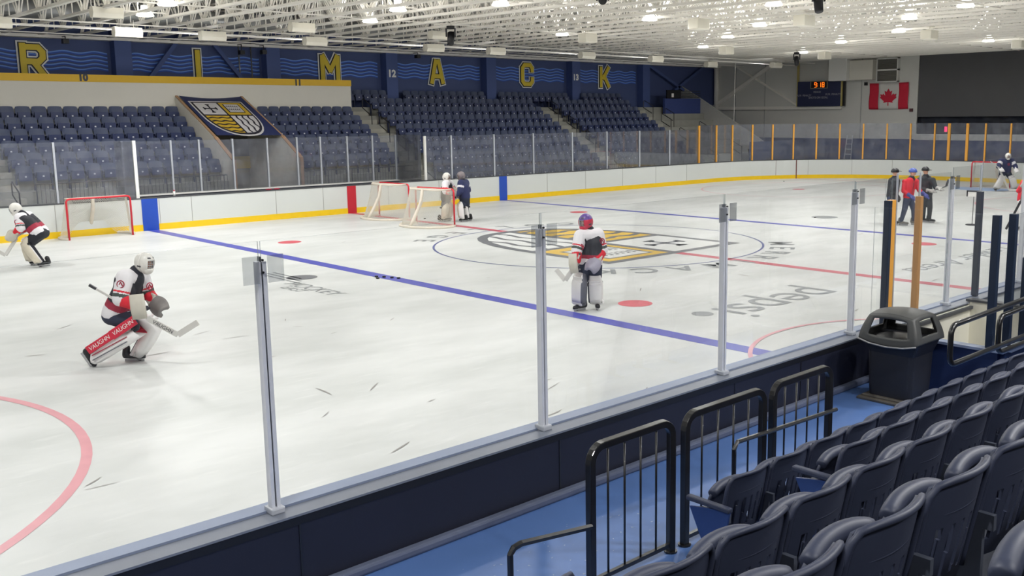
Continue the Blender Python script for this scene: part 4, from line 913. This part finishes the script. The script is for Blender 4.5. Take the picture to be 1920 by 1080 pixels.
# ================= PEOPLE =================
def blob(name,segs,mats,colf,parent,voxel=.018,smooth=4):
    m=MB()
    for s_ in segs:
        a,b=Vector(s_[0]),Vector(s_[1]);ra,rb=s_[2],s_[3];d=(b-a);L=d.length;d=d.normalized() if L>1e-6 else Vector((0,0,1))
        P=[];rad=[]
        for i in range(4):
            q=PI/2*i/4;P.append(a-d*ra*math.cos(q));rad.append(max(.002,ra*math.sin(q)))
        P.append(a);rad.append(ra);P.append(b);rad.append(rb)
        for i in range(1,5):
            q=PI/2*i/4;P.append(b+d*rb*math.sin(q));rad.append(max(.002,rb*math.cos(q)))
        # ring construction with fixed direction
        u=d.orthogonal().normalized();v=d.cross(u);n=12;V=[]
        for p,r_ in zip(P,rad):V+=[p+(u*math.cos(2*PI*k/n)+v*math.sin(2*PI*k/n))*r_ for k in range(n)]
        N=len(P);m.add(V,[(i*n+k,i*n+(k+1)%n,(i+1)*n+(k+1)%n,(i+1)*n+k) for i in range(N-1) for k in range(n)]+[tuple(range(n))[::-1],tuple((N-1)*n+k for k in range(n))])
    me=m.mesh('tmp',mats[0]);o=bpy.data.objects.new('tmp_blob',me);COL.objects.link(o)
    r_=o.modifiers.new('r','REMESH');r_.mode='VOXEL';r_.voxel_size=voxel
    q=o.modifiers.new('s','SMOOTH');q.factor=.5;q.iterations=smooth
    dg=bpy.context.evaluated_depsgraph_get();me2=bpy.data.meshes.new_from_object(o.evaluated_get(dg))
    bpy.data.objects.remove(o);me2.name=name;me2.materials.clear()
    for mt in mats:me2.materials.append(mt)
    S_=[(Vector(s_[0]),Vector(s_[1]),s_[2],s_[3],s_[4]) for s_ in segs]
    for p in me2.polygons:
        p.use_smooth=True;c=p.center;best=None
        for a,b,ra,rb,tg in S_:
            ab=b-a;l2=ab.length_squared;t=max(0,min(1,(c-a).dot(ab)/l2)) if l2>1e-9 else 0
            d=(c-(a+ab*t)).length-(ra+(rb-ra)*t)
            if best is None or d<best[0]:best=(d,tg,t)
        p.material_index=colf(best[1],best[2],c)
    return link(name,me2,parent)
V3=Vector
def mix(a,b,t):return V3(a).lerp(V3(b),t)
def hand_segs(wr,dirv,side,curl=.6,sc=1.0):
    d=V3(dirv).normalized();s_=V3(side).normalized();n=d.cross(s_)
    segs=[(V3(wr),V3(wr)+d*.07*sc,.036*sc,.042*sc,'hand')]
    pal=V3(wr)+d*.09*sc
    for i,l in enumerate((.07,.08,.075,.06)):
        a=pal+s_*(.033-.022*i)*sc;b=a+d*l*.5*sc+n*.02*curl;c=b+d*l*.3*sc*(1-curl)+n*l*.6*curl
        segs+=[(a,b,.0115*sc,.0105*sc,'hand'),(b,c,.0105*sc,.009*sc,'hand')]
    a=V3(wr)+d*.03*sc+s_*.03*sc;b=a+s_*.035*sc+d*.03*sc;segs+=[(a,b,.014*sc,.012*sc,'hand'),(b,b+d*.035*sc+n*.02,.012*sc,.010*sc,'hand')]
    return segs
def skate(t,heel,toe,m_boot=BLKP):
    heel=V3(heel);toe=V3(toe);d=(toe-heel).normalized();up=V3((0,0,1));up=(up-d*up.dot(d)).normalized()
    b=blob('skate',[(heel+up*.09,toe+up*.07,.05,.045,'b'),(heel+up*.1,heel+up*.2+d*.02,.052,.055,'b'),(toe+up*.07-d*.05,toe+up*.07,.05,.046,'b')],[m_boot,mat('skate_trim',(190,190,192),.4)],lambda g,q,c:1 if (c-heel).dot(up)<.055 else 0,t,.014,2)
    MB().bar(heel+up*.018-d*.02,toe+up*.018+d*.02,.036,.005,up).build('skate_blade',CAGE,b)
    return b
def legpad(t,top,knee,ank,toe,fwd,side,main,sidem,stripe,hw=.14,text=None,flip=1):
    top,knee,ank,toe=map(V3,(top,knee,ank,toe));side=V3(side).normalized()
    pts=[top,mix(top,knee,.6),knee,mix(knee,ank,.3),mix(knee,ank,.65),ank,mix(ank,toe,.55),toe]
    ht=[.055,.08,.10,.10,.095,.09,.07,.045];wd=[.8,.95,1,1,.98,.95,1,.85]
    m=MB();secs=[]
    for i,p in enumerate(pts):
        d=(pts[min(i+1,7)]-pts[max(i-1,0)]).normalized();f=side.cross(d).normalized()
        if f.dot(V3(fwd))<0:f=-f
        secs.append((p+f*.075,side,f,hw*wd[i],ht[i]))
    m.loft(secs);o=m.build('leg_pad',[main,sidem,stripe],t,True,fix=True)
    n=12
    for p in o.data.polygons:
        c=p.center;j=min(range(8),key=lambda i:(V3(secs[i][0])-c).length);rel=(c-V3(secs[j][0]));sx=rel.dot(side)/hw
        along=j
        if flip*sx<-.55 and sidem is not main:p.material_index=1
        if stripe is not main and along in(3,) and -.5<sx*flip<.3:p.material_index=2
    # straps / knee rolls
    d=(ank-knee).normalized()
    for q in(.0,.28):
        c=mix(top,knee,.55+q*1.4);f=secs[1][2];MB().tube([c+f*.155+side*hw*.75*k for k in(-1,-.5,0,.5,1)],.02,6).build('knee_roll',main,o,True)
    MB().bar(knee-secs[2][2]*-.02+side*hw*.0,knee-secs[2][2]*.09,.05,hw*1.6,d).build('knee_strap',BLKP,o)
    return o,secs
def goalmask(t,c,fwd,m_shell,r=.135,m_top=None):
    c=V3(c);f=V3(fwd).normalized();s_=f.cross(V3((0,0,1))).normalized();u=s_.cross(f)
    rot=Matrix((s_,f,u)).transposed()
    m=MB()
    def skip(a,b):
        th=2*PI*a;ph=PI*(b-.5);y=math.cos(ph)*math.sin(th);x=math.cos(ph)*math.cos(th);z=math.sin(ph);return y>.5 and abs(x)<.6 and -.55<z<.34
    m.ell(c,r*.92,r*1.08,r*1.12,28,18,rot,skip)
    m.ell(c+f*.045-u*.085,r*.62,r*.72,r*.62,20,12,rot,lambda a,b:(math.sin(2*PI*a)>0.2 and b>.62) or b>.8)
    o=m.build('goalie_mask',[m_shell,m_top or m_shell,mat('mask_vent',(70,70,74),.5)],t,True)
    for p in o.data.polygons:
        q=p.center-c;h_=q.dot(u)/r;fr_=q.dot(f)/r;si=abs(q.dot(s_))/r
        if h_>.42:p.material_index=1
        if .5<h_<.72 and fr_>-.1 and .2<si<.42:p.material_index=2
        if -.35<h_<-.1 and -.25<fr_<.15 and si>.6:p.material_index=2
    md=o.modifiers.new('s','SOLIDIFY');md.thickness=.008
    k=MB()
    for q in(-.045,-.022,0,.022,.045):k.tube([c+s_*q+f*(r*1.1-abs(q)*.5)+u*z-f*abs(z)*.18 for z in(.06,.03,0,-.03,-.07)],.0035,5)
    for z in(.045,.015,-.015,-.045,-.07):k.tube([c+s_*q+f*(r*1.1-abs(q)*.55)+u*z-f*abs(z)*.18 for q in(-.08,-.04,0,.04,.08)],.0035,5)
    k.build('cage',CAGE,o,True)
    return o
def goal_stick(label,butt,mid,heel,tip,wdir,m_=STK,group=None,loc=(0,0,0),rz=0):
    t=thing('goalie_stick',label,'hockey stick',loc,rz)
    MB().bar(butt,mid,.03,.02,wdir).build('shaft',STKB if m_ is not STK else m_,t)
    MB().bar(mid,heel,.085,.022,wdir).build('paddle',m_,t,bevel=.005)
    b_=V3(tip)-V3(heel)
    MB().bar(heel,V3(heel)+b_,.088,.02,wdir).build('blade',m_,t,bevel=.005)
    MB().bar(V3(butt),mix(butt,mid,.12),.036,.03,wdir).build('tape',STKB,t)
    return t
RZA=math.atan2(-0.69806,0.71599)
def goalie(label,base,J,C):
    t=thing('person',label,'person',(base[0],base[1],0),RZA,C.get('group'))
    fw=V3(C['fwd']).normalized();sd=fw.cross(V3((0,0,1))).normalized()  # sd = person's right
    g=lambda k:V3(J[k])
    head,neck,hip=g('head'),g('neck'),g('hip')
    hr=sd*.10;hl=-sd*.10
    segs=[(hip,mix(hip,neck,.5),.13,.125,'torso'),(mix(hip,neck,.5),neck,.13,.10,'torso'),(neck,head,.055,.06,'neck'),(head+V3((0,0,.02)),head-V3((0,0,.03))+fw*.02,.095,.075,'head'),(head+fw*.1-V3((0,0,.01)),head+fw*.112-V3((0,0,.03)),.014,.016,'head')]
    for s_,q in(('R',sd),('L',-sd)):
        segs+=[(g('sh'+s_),g('el'+s_),.06,.045,'arm'),(g('el'+s_),g('ha'+s_),.045,.03,'arm'),(neck,g('sh'+s_),.07,.065,'arm'),(hip+q*.09,g('kn'+s_),.095,.07,'leg'),(g('kn'+s_),g('an'+s_),.065,.045,'leg'),(g('an'+s_),g('an'+s_)+(g('to'+s_)-g('an'+s_))*.7,.04,.035,'leg')]
    segs+=hand_segs(g('haR'),(g('haR')-g('elR')),fw.cross(g('haR')-g('elR')) if (fw.cross(g('haR')-g('elR'))).length>.01 else sd,.7)+hand_segs(g('haL'),(g('haL')-g('elL')),fw.cross(g('haL')-g('elL')) if (fw.cross(g('haL')-g('elL'))).length>.01 else sd,.5)
    blob('body',segs,[BASE,SKIN],lambda tg,q,c:1 if tg=='head' else 0,t,.018,3)
    # jersey
    jm=C['jersey'];tor=mix(hip,neck,.12);sh=mix(g('shR'),g('shL'),.5);up=(neck-hip).normalized()
    JS=[]
    for q in(-1,1):
        JS+=[(hip+sd*.10*q-up*.02,mix(hip,neck,.55)+sd*.10*q,.165,.16,'torso'),(mix(hip,neck,.55)+sd*.10*q,(g('shR') if q>0 else g('shL'))-up*.05,.16,.125,'torso')]
    JS+=[(mix(hip,neck,.3)+fw*.05,mix(hip,neck,.8)+fw*.04,.13,.13,'torso'),(g('shR'),g('shL'),.12,.12,'yoke'),(neck-up*.03,neck+up*.01,.1,.07,'collar')]
    for s_ in'RL':
        JS+=[(g('sh'+s_),g('el'+s_),.125,.105,'upper'),(g('el'+s_),mix(g('el'+s_),g('ha'+s_),.7),.10,.085,'fore')]
    o=blob('jersey',JS,jm,C['jcol'],t,C.get('vox',.02),4 if C.get('vox',.02)>.015 else 8)
    L_=(neck-hip).length
    PS=[(hip+sd*.10-up*.06,hip-sd*.10-up*.06,.15,.15,'p')]
    for s_,q in(('R',1),('L',-1)):
        PS+=[(hip+sd*.11*q-V3((0,0,.05)),mix(hip+sd*.1*q,g('kn'+s_),.75),.15,.12,'p')]
    blob('pants',PS,[C.get('pants',PANT)],lambda a,b,c:0,t,.02,3)
    for s_,q in(('R',1),('L',-1)):
        kn,an,to=g('kn'+s_),g('an'+s_),g('to'+s_);f_=V3(C.get('legf'+s_,C['fwd']))
        th=mix(kn,hip+sd*.1*q,.42)
        shin=(an-kn).normalized();side=shin.cross(f_).normalized()
        legpad(t,th,kn,an,mix(an,to,.55)+V3((0,0,.02)),f_,side,C['pad'],C['padside'],C['padstripe'],flip=C.get('flip'+s_,1))
        skate(t,an-V3((0,0,.08))-f_*.04 if 'he'+s_ not in J else g('he'+s_),to)
    if C.get('mask'):goalmask(t,head,C.get('look',C['fwd']),C['mask'],m_top=C.get('masktop'))
    # gloves
    hR=g('haR');dR=(hR-g('elR')).normalized()
    bs=V3(C.get('blkn',sd));ba=dR
    if 'blkup' in C:ba=V3(C['blkup'])
    bw=ba.cross(bs).normalized()
    MB().loft([(hR+bs*.07-ba*.19,bw,bs,.10,.035),(hR+bs*.08,bw,bs,.105,.04),(hR+bs*.07+ba*.16,bw,bs,.10,.035)]).build('blocker',C.get('glove',GCRM),t,True,fix=True)
    blob('blocker_palm',hand_segs(hR+bs*.01-ba*.05,ba,bw,.9,1.25)+[(hR-dR*.13,hR-dR*.03,.06,.05,'c')],[C.get('palm',GGRY)],lambda a,b,c:0,t,.012,2)
    hL=g('haL');dL=(hL-g('elL')).normalized();cs=dL.cross(V3(C.get('catn',fw))).normalized();cn=cs.cross(dL)
    m=MB();m.grid(lambda a,b:hL-dL*.08+dL*.30*b+cs*(a-.5)*2*(.05+.075*math.sin(PI*min(1,b*.8+.1)))+cn*(.05-.09*((a-.5)*2)**2*(b+.2)+.05*b*b),12,10)
    o=m.build('catching_glove',C.get('catch',GGRY),t,True);md=o.modifiers.new('s','SOLIDIFY');md.thickness=.05;md.offset=0
    m=MB();m.loft([(hL-dL*.17+cn*.02,cs,cn,.075,.05),(hL-dL*.05+cn*.03,cs,cn,.09,.045)]);m.build('glove_cuff',C.get('glove',GCRM),o,True,fix=True)
    for i,(p,n_) in enumerate(C.get('emblems',())):
        p=V3(p);n_=V3(n_).normalized();u=n_.orthogonal().normalized() if abs(n_.z)>.9 else V3((0,0,1)).cross(n_).normalized();v=n_.cross(u)
        m=MB();m.tube([p+n_*.012+(u*math.cos(a)+v*math.sin(a))*.05 for a in[2*PI*k/20 for k in range(20)]],.008,6,closed=True)
        m.bar(p+n_*.012-u*.028-v*.025,p+n_*.012+v*.03,.014,.008,u).bar(p+n_*.012+u*.028-v*.025,p+n_*.012+v*.03,.014,.008,u);m.build('team_emblem',JDRED,t,True)
    return t
J4=[JBLK,JWHT,JRED,JDRED,JGRN]
def jcol_white(hem=True,torso=0):
    def f(tg,q,c):
        if tg=='collar':return 2 if c.z>0 else 0
        if tg=='upper':
            return 1 if q<.62 else (2 if q<.70 else(1 if q<.76 else(4 if q<.92 else 1)))
        if tg=='fore':return 1 if q<.08 else 2
        if tg=='yoke':return 1
        return torso
    return f
def hemcol(J,f0,lo=.10,mid=.26):
    hip,neck=V3(J['hip']),V3(J['neck']);ax=(neck-hip);L2=ax.length_squared
    def f(tg,q,c):
        if tg=='torso':
            s_=(c-hip).dot(ax)/L2
            if s_<lo:return 1
            if s_<mid:return 3
        return f0(tg,q,c)
    return f
# G1: skating right, nearest
J=dict(head=(.33,0,1.50),neck=(.2,0,1.37),hip=(-.12,0,.80),shR=(.12,-.2,1.31),shL=(.17,.2,1.29),elR=(.07,-.29,1.02),haR=(.33,-.25,.90),elL=(.22,.26,1.0),haL=(.40,.14,.87),
 knR=(.18,-.14,.58),anR=(-.44,-.14,.20),toR=(-.52,-.14,-.0),heR=(-.63,-.14,.18),knL=(.24,.16,.50),anL=(-.02,.16,.12),toL=(.12,.16,.0),heL=(-.13,.16,.0))
g1=goalie('goalie in red white and black jersey skating right, nearest to camera',(-14.3,-4.5),J,dict(fwd=(1,0,0),legfR=(.35,0,-.9),legfL=(.9,0,-.2),jersey=J4,jcol=hemcol(J,jcol_white()),pad=PWHT,padside=PRED,padstripe=PWHT,flipR=1,flipL=1,mask=HELW,vox=.012,look=(1,-.25,-.15),blkn=(.1,-1,0),blkup=(.08,0,-1),catn=(0,-1,.2),emblems=[((.12,-.325,1.24),(0,-1,.15)),((.36,.02,1.15),(1,-.5,0))]))
sk=goal_stick('white goalie stick with taped butt held by the nearest goalie skating right',(-.34,-.30,1.23),(.45,-.30,.74),(.86,-.30,.50),(1.16,-.30,.68),(0,0,1),loc=(-14.3,-4.5,0),rz=RZA)
textobj('lettering','VAUGHN',.075,mat('lettering_black',(50,50,54),.6),sk,frame((.66,-.313,.615),(.863,0,-.505),(.505,0,.863)))
# red upper strip of the near pad with lettering
def padstrip(t,a,b,w_,y,txt=None):
    a=V3(a);b=V3(b);MB().bar((a.x,y,a.z),(b.x,y,b.z),w_,.02,(0,0,1)).build('pad_stripe',PRED,t,bevel=.008)
    if txt:
        d=(b-a).normalized();c=(a+b)/2;textobj('pad_lettering',txt,.085,WHT,t,frame((c.x,y-.012,c.z),(d.x,0,d.z),(-d.z,0,d.x)),shear=.2)
for k in(0,1):MB().bar((-.40,-.282,.13+.07*k),(.12,-.282,.40+.07*k),.012,.012,(0,0,1)).build('pad_stripe',JDRED if k else PGRY,g1)
padstrip(g1,(-.46,0,.27),(-.09,0,.50),.12,-.285,'VAUGHN');padstrip(g1,(-.10,0,.49),(.26,0,.72),.14,-.285,'VAUGHN')
# G2 standing center
J=dict(head=(-.09,-.02,1.63),neck=(-.03,0,1.47),hip=(-.03,0,.90),shR=(-.19,-.12,1.38),shL=(.13,.02,1.39),elR=(-.26,-.22,1.12),haR=(-.26,-.32,.90),elL=(.21,-.02,1.10),haL=(.07,-.20,.90),
 knR=(-.17,-.12,.50),anR=(-.18,-.08,.13),toR=(-.30,-.2,.0),heR=(-.12,-.06,.0),knL=(.09,-.02,.49),anL=(.10,.02,.12),toL=(.12,-.12,.0),heL=(.11,.08,.0))
g2=goalie('goalie with red and purple mask standing still near the blue line',(-6.8,-6.55),J,dict(fwd=(-.5,-.86,0),legfR=(-.6,-.8,0),legfL=(-.2,-.98,0),jersey=J4,jcol=hemcol(J,jcol_white(),.12,.24),pad=PWHT,padside=PGRY,padstripe=PWHT,flipR=1,flipL=-1,pants=PANT,mask=mat('mask_red',(196,44,70),.35,var=.3,scale=24),masktop=mat('mask_purple',(92,66,140),.35,var=.3,scale=24),vox=.012,look=(-.75,-.65,-.1),blkn=(-.8,-.6,0),blkup=(.1,-.1,-1),catn=(-.3,-1,0),glove=GCRM,catch=mat('catcher_lilac',(150,148,164),.6,var=.25,scale=12),emblems=[((.2,-.1,1.28),(.5,-.86,.2)),((-.17,-.26,1.2),(-.5,-.86,0))]))
goal_stick('white goalie stick pointing left, held by the goalie with the red mask',(-.20,-.36,1.10),(-.28,-.34,.88),(-.47,-.3,.60),(-.63,-.3,.80),(1,0,0),loc=(-6.8,-6.55,0),rz=RZA)
# G3 left skating left
J=dict(head=(-.46,0,1.42),neck=(-.31,0,1.29),hip=(.06,0,.86),shR=(-.28,.2,1.22),shL=(-.27,-.2,1.22),elR=(-.32,.28,.97),haR=(-.48,.1,.86),elL=(-.22,-.28,.98),haL=(-.42,-.22,.84),
 knR=(-.30,.16,.52),anR=(-.22,.16,.13),toR=(-.30,.16,.0),heR=(-.12,.16,.0),knL=(-.12,-.15,.58),anL=(.17,-.15,.14),toL=(.08,-.15,.0),heL=(.32,-.15,.03))
g3=goalie('goalie bending forward and skating left at the left edge',(-12.3,7.1),J,dict(fwd=(-1,0,-.0),legfR=(-1,0,0),legfL=(-.9,0,-.3),jersey=J4,jcol=hemcol(J,jcol_white(),.08,.3),pad=PWHT,padside=PCRM,padstripe=PWHT,pants=BASE,vox=.014,mask=HELW,look=(-1,-.3,-.4),blkn=(-.4,1,0),catn=(0,-1,0),catch=GCRM,emblems=[((-.27,-.32,1.13),(0,-1,.1))]))
goal_stick('white goalie stick of the leftmost goalie, blade cut by the frame edge',(-.2,-.1,.98),(-.42,-.15,.72),(-.70,-.2,.31),(-.88,-.2,.42),(1,0,.3),loc=(-12.3,7.1,0),rz=RZA)
# G4 and G5 behind net
J=dict(head=(.12,0,1.52),neck=(.13,0,1.36),hip=(.08,.05,.85),shR=(.2,.18,1.3),shL=(.1,-.18,1.3),elR=(.3,.24,1.1),haR=(.42,.12,1.02),elL=(.1,-.3,1.05),haL=(.3,-.3,1.0),
 knR=(.15,.16,.48),anR=(.05,.16,.12),toR=(.2,.14,0),heR=(-.06,.16,0),knL=(.0,-.14,.48),anL=(-.05,-.14,.12),toL=(.1,-.16,0),heL=(-.16,-.14,0))
goalie('goalie with white mask and white jersey behind the center goal',(.55,7.95),J,dict(fwd=(.95,-.2,0),jersey=J4,jcol=jcol_white(),pad=PCRM,padside=PCRM,padstripe=PCRM,mask=HELW,look=(.9,-.3,-.2)))
J=dict(head=(-.15,0,1.56),neck=(-.1,0,1.40),hip=(-.04,.0,.88),shR=(-.14,-.18,1.32),shL=(-.02,.18,1.32),elR=(-.16,-.26,1.05),haR=(-.3,-.24,.9),elL=(.05,.26,1.05),haL=(-.1,.3,.9),
 knR=(-.12,-.14,.5),anR=(-.08,-.14,.12),toR=(-.2,-.16,0),heR=(.02,-.14,0),knL=(0,.14,.48),anL=(.05,.14,.12),toL=(-.08,.14,0),heL=(.14,.14,0))
goalie('goalie in dark navy jersey and silver mask beside the center goal',(1.05,7.35),J,dict(fwd=(-.9,-.35,0),jersey=[JNAVY,JWHT,PANT,JNAVY,JNAVY],jcol=lambda tg,q,c:(1 if tg=='upper' and .3<q<.55 else 0),pad=PCRM,padside=PWHT,padstripe=PCRM,mask=mat('helmet_silver',(120,112,116),.3,var=.3,scale=20),look=(-.9,-.4,-.3)))
# far right goalie
J=dict(head=(.02,-.1,1.58),neck=(0,-.03,1.42),hip=(0,.08,.9),shR=(-.24,0,1.36),shL=(.24,0,1.36),elR=(-.40,-.12,1.12),haR=(-.38,-.34,.98),elL=(.38,-.12,1.1),haL=(.34,-.34,.95),
 knR=(-.28,-.12,.5),anR=(-.42,.02,.12),toR=(-.46,-.14,0),heR=(-.4,.1,0),knL=(.26,-.12,.5),anL=(.42,.02,.12),toL=(.46,-.14,0),heL=(.4,.1,0))
goalie('goalie in navy jersey with white pads in front of the far right goal',(25.3,-.95),J,dict(fwd=(0,-1,0),jersey=[JNAVY,JWHT,JNAVY,JNAVY,JNAVY],jcol=lambda tg,q,c:(1 if tg=='upper' and .25<q<.6 else 0),pad=PWHT,padside=PWHT,padstripe=PWHT,mask=HELW,look=(0,-1,-.25),blkn=(0,-1,.1),catn=(0,-1,0),glove=PWHT,catch=PWHT,emblems=[((0,-.26,1.22),(0,-1,0))]))
goal_stick('white goalie stick slanting over the far right goal',(-.92,-.3,1.42),(-.5,-.36,1.1),(.02,-.42,.08),(.36,-.5,.08),(1,0,.5),loc=(25.3,-.95,0),rz=RZA)
# coaches / skaters
def skater(label,base,J,C):
    t=thing('person',label,'person',(base[0],base[1],0),RZA)
    fw=V3(C['fwd']).normalized();sd=fw.cross(V3((0,0,1))).normalized();g=lambda k:V3(J[k]);head,neck,hip=g('head'),g('neck'),g('hip')
    segs=[(hip,neck,.12,.11,'torso'),(neck,head,.055,.06,'neck'),(head+V3((0,0,.03)),head-V3((0,0,.04))+fw*.015,.095,.07,'head'),(head+fw*.095,head+fw*.11-V3((0,0,.025)),.012,.015,'head'),
     (head+sd*.09,head+sd*.095-V3((0,0,.02)),.018,.015,'head'),(head-sd*.09,head-sd*.095-V3((0,0,.02)),.018,.015,'head')]
    for s_,q in(('R',1),('L',-1)):
        segs+=[(g('sh'+s_),g('el'+s_),.055,.045,'arm'),(g('el'+s_),g('ha'+s_),.045,.03,'arm'),(neck,g('sh'+s_),.065,.06,'arm'),(hip+sd*.09*q,g('kn'+s_),.09,.06,'leg'),(g('kn'+s_),g('an'+s_),.055,.04,'leg')]
        segs+=hand_segs(g('ha'+s_),g('ha'+s_)-g('el'+s_),sd*q,.6)
    blob('body',segs,[BASE,SKIN],lambda tg,q,c:1 if tg in('head','hand','neck') else 0,t,.018,3)
    fc=MB()
    for q in(-1,1):fc.ell(head+fw*.088+sd*.032*q+V3((0,0,.015)),.011,.011,.008,8,5)
    fc.tube([head+fw*.087+sd*q-V3((0,0,.05)) for q in(-.022,0,.022)],.005,5);fc.build('eyes_and_mouth',BLKP,t,True)
    JS=[(hip+sd*.08,mix(hip,neck,.85)+sd*.1,.135,.13,'t'),(hip-sd*.08,mix(hip,neck,.85)-sd*.1,.135,.13,'t'),(g('shR'),g('shL'),.095,.095,'t'),(neck-V3((0,0,.02)),neck+V3((0,0,.02)),.075,.065,'t')]
    for s_ in'RL':JS+=[(g('sh'+s_),g('el'+s_),.09,.075,'a'),(g('el'+s_),mix(g('el'+s_),g('ha'+s_),.85),.07,.055,'a')]
    blob('jacket',JS,[C['top'],C.get('top2',C['top'])],lambda tg,q,c:0,t,.02,3)
    PS=[(hip+sd*.07-V3((0,0,.05)),hip-sd*.07-V3((0,0,.05)),.13,.13,'p')]
    for s_,q in(('R',1),('L',-1)):PS+=[(hip+sd*.09*q-V3((0,0,.04)),g('kn'+s_),.115,.09,'p'),(g('kn'+s_),g('an'+s_)+V3((0,0,.04)),.088,.065,'p')]
    blob('trousers',PS,[C['pants']],lambda a,b,c:0,t,.02,3)
    for s_ in'RL':
        a=g('an'+s_);skate(t,(a.x-fw.x*.06,a.y-fw.y*.06,0.0),(a.x+fw.x*.2,a.y+fw.y*.2,0.0),C.get('boot',BLKP))
        if C.get('glove'):
            h=g('ha'+s_);d=(h-g('el'+s_)).normalized();blob('glove',hand_segs(h-d*.02,d,sd,.5,1.6)+[(h-d*.1,h,.065,.055,'c')],[C['glove']],lambda a,b,c:0,t,.014,2)
    hm=MB();rot=Matrix((sd,fw,V3((0,0,1)))).transposed();hm.ell(head+V3((0,0,.045)),.112,.135,.115,22,14,rot,lambda a,b:b<.42);o=hm.build('helmet' if not C.get('cap') else 'cap',C['hat'],t,True);o.modifiers.new('s','SOLIDIFY').thickness=.012
    if C.get('cap'):MB().bar(head+fw*.1+V3((0,0,.06)),head+fw*.2+V3((0,0,.045)),.14,.012,sd).build('cap_visor',C['hat'],o)
    return t
skater('person in dark jacket and dark hat standing behind the red jersey',(9.45,-3.85),dict(head=(.06,0,1.66),neck=(.05,0,1.48),hip=(.0,0,.92),shR=(.0,-.18,1.4),shL=(.06,.18,1.4),elR=(-.12,-.26,1.12),haR=(.0,-.3,.95),elL=(.1,.27,1.12),haL=(.2,.2,.95),knR=(-.02,-.12,.5),anR=(-.02,-.12,.1),knL=(.04,.12,.5),anL=(.06,.12,.1)),dict(fwd=(.9,.3,0),top=JACK,pants=JEAN,hat=BLKP,cap=True,glove=BLKP))
skater('person in red jersey and blue helmet skating toward the right glass',(9.9,-4.35),dict(head=(-.06,0,1.66),neck=(-.1,0,1.48),hip=(-.17,0,.92),shR=(-.32,-.06,1.38),shL=(.08,.06,1.38),elR=(-.38,-.15,1.1),haR=(-.2,-.3,.95),elL=(.17,.0,1.1),haL=(.3,-.12,.98),knR=(-.3,-.08,.5),anR=(-.36,.0,.1),knL=(.02,.0,.5),anL=(.06,.08,.12)),dict(fwd=(.75,-.65,0),top=JRED,pants=JEAN,hat=HELB,glove=mat('glove_blue',(60,70,140),.6),boot=mat('boot_grey',(120,118,112),.5)))
skater('person in dark tracksuit and black cap holding a stick, rightmost of the three',(11,-4.35),dict(head=(-.18,0,1.66),neck=(-.16,0,1.48),hip=(-.1,0,.92),shR=(-.34,.05,1.38),shL=(.04,-.1,1.38),elR=(-.4,-.05,1.1),haR=(-.1,-.3,1.05),elL=(.1,-.2,1.14),haL=(.16,-.36,1.12),knR=(-.16,.08,.5),anR=(-.14,.12,.1),knL=(0,-.06,.5),anL=(0,-.05,.1)),dict(fwd=(.5,-.85,0),top=JACK,pants=JACK,hat=BLKP,cap=True,glove=mat('glove_white_grey',(170,170,166),.6,var=.2,scale=20)))
def player_stick(label,a,b,c,loc):
    t=thing('hockey_stick',label,'hockey stick',loc,RZA);MB().bar(a,b,.03,.02,(1,0,0)).build('shaft',STKB,t);MB().bar(b,c,.07,.012,(0,0,1)).build('blade',STKB,t)
player_stick('dark hockey stick held by the person in the black cap',(-.2,-.3,1.0),(.36,-.42,1.2),(.42,-.45,1.42),(11,-4.35,0))
skater('person in red and white jersey cut off by the right frame edge',(10.75,-7.3),dict(head=(.25,0,1.66),neck=(.22,0,1.48),hip=(.14,0,.92),shR=(.05,-.1,1.38),shL=(.38,.1,1.38),elR=(-.12,-.2,1.2),haR=(-.02,-.3,1.42),elL=(.4,.1,1.1),haL=(.3,-.1,.95),knR=(.1,-.1,.5),anR=(.12,-.1,.1),knL=(.25,.08,.5),anL=(.3,.1,.1)),dict(fwd=(-.9,-.3,0),top=JRED,pants=PWHT,hat=HELW,glove=mat('glove_white_grey',(170,170,166),.6)))
player_stick('dark hockey stick of the player cut off at the right edge',(.0,-.34,1.62),(-.1,-.34,.9),(-.5,-.36,.06),(10.75,-7.3,0))
o=thing('music_stand','thin black stand with a white board on the ice behind glass','stand',(11.1,-5.75,0))
MB().cyl((0,0,0),(0,0,.025),.2,n=20).build('base',BLKP,o,True);MB().cyl((0,0,.02),(.03,0,.95),.012,n=8).build('pole',BLK,o,True);MB().box(-.01,.03,-.2,.2,.9,1.08).build('board',WHT,o,bevel=.005);MB().box(-.02,.04,-.22,.22,1.05,1.1).build('board_edge',CAPD,o);MB().box(-.02,.04,-.22,-.18,.9,1.08).box(-.02,.04,.18,.22,.9,1.08).build('clip',BLKP,o)
m=MB()
for i in range(90):
    x=random.uniform(-18,8);y=random.uniform(-12.3,-1 if i%3 else 9);a=random.gauss(.3,.5);l=random.uniform(.05,.45);wd=random.uniform(.004,.014)
    P=[];b_=random.uniform(-.15,.15)
    for k in range(5):
        t=k/4;px=x+l*t*math.cos(a+b_*t);py=y+l*t*math.sin(a+b_*t);ww=wd*math.sin(PI*(.1+.8*t));P+=[(px-math.sin(a)*ww,py+math.cos(a)*ww,.0062),(px+math.sin(a)*ww,py-math.cos(a)*ww,.0062)]
    m.add(P,[(2*k,2*k+1,2*k+3,2*k+2) for k in range(4)])
o=m.build('scuff_marks',mat('scuff_grey',(150,146,142),.5,var=.2,scale=8),ice);o['kind']='stuff'
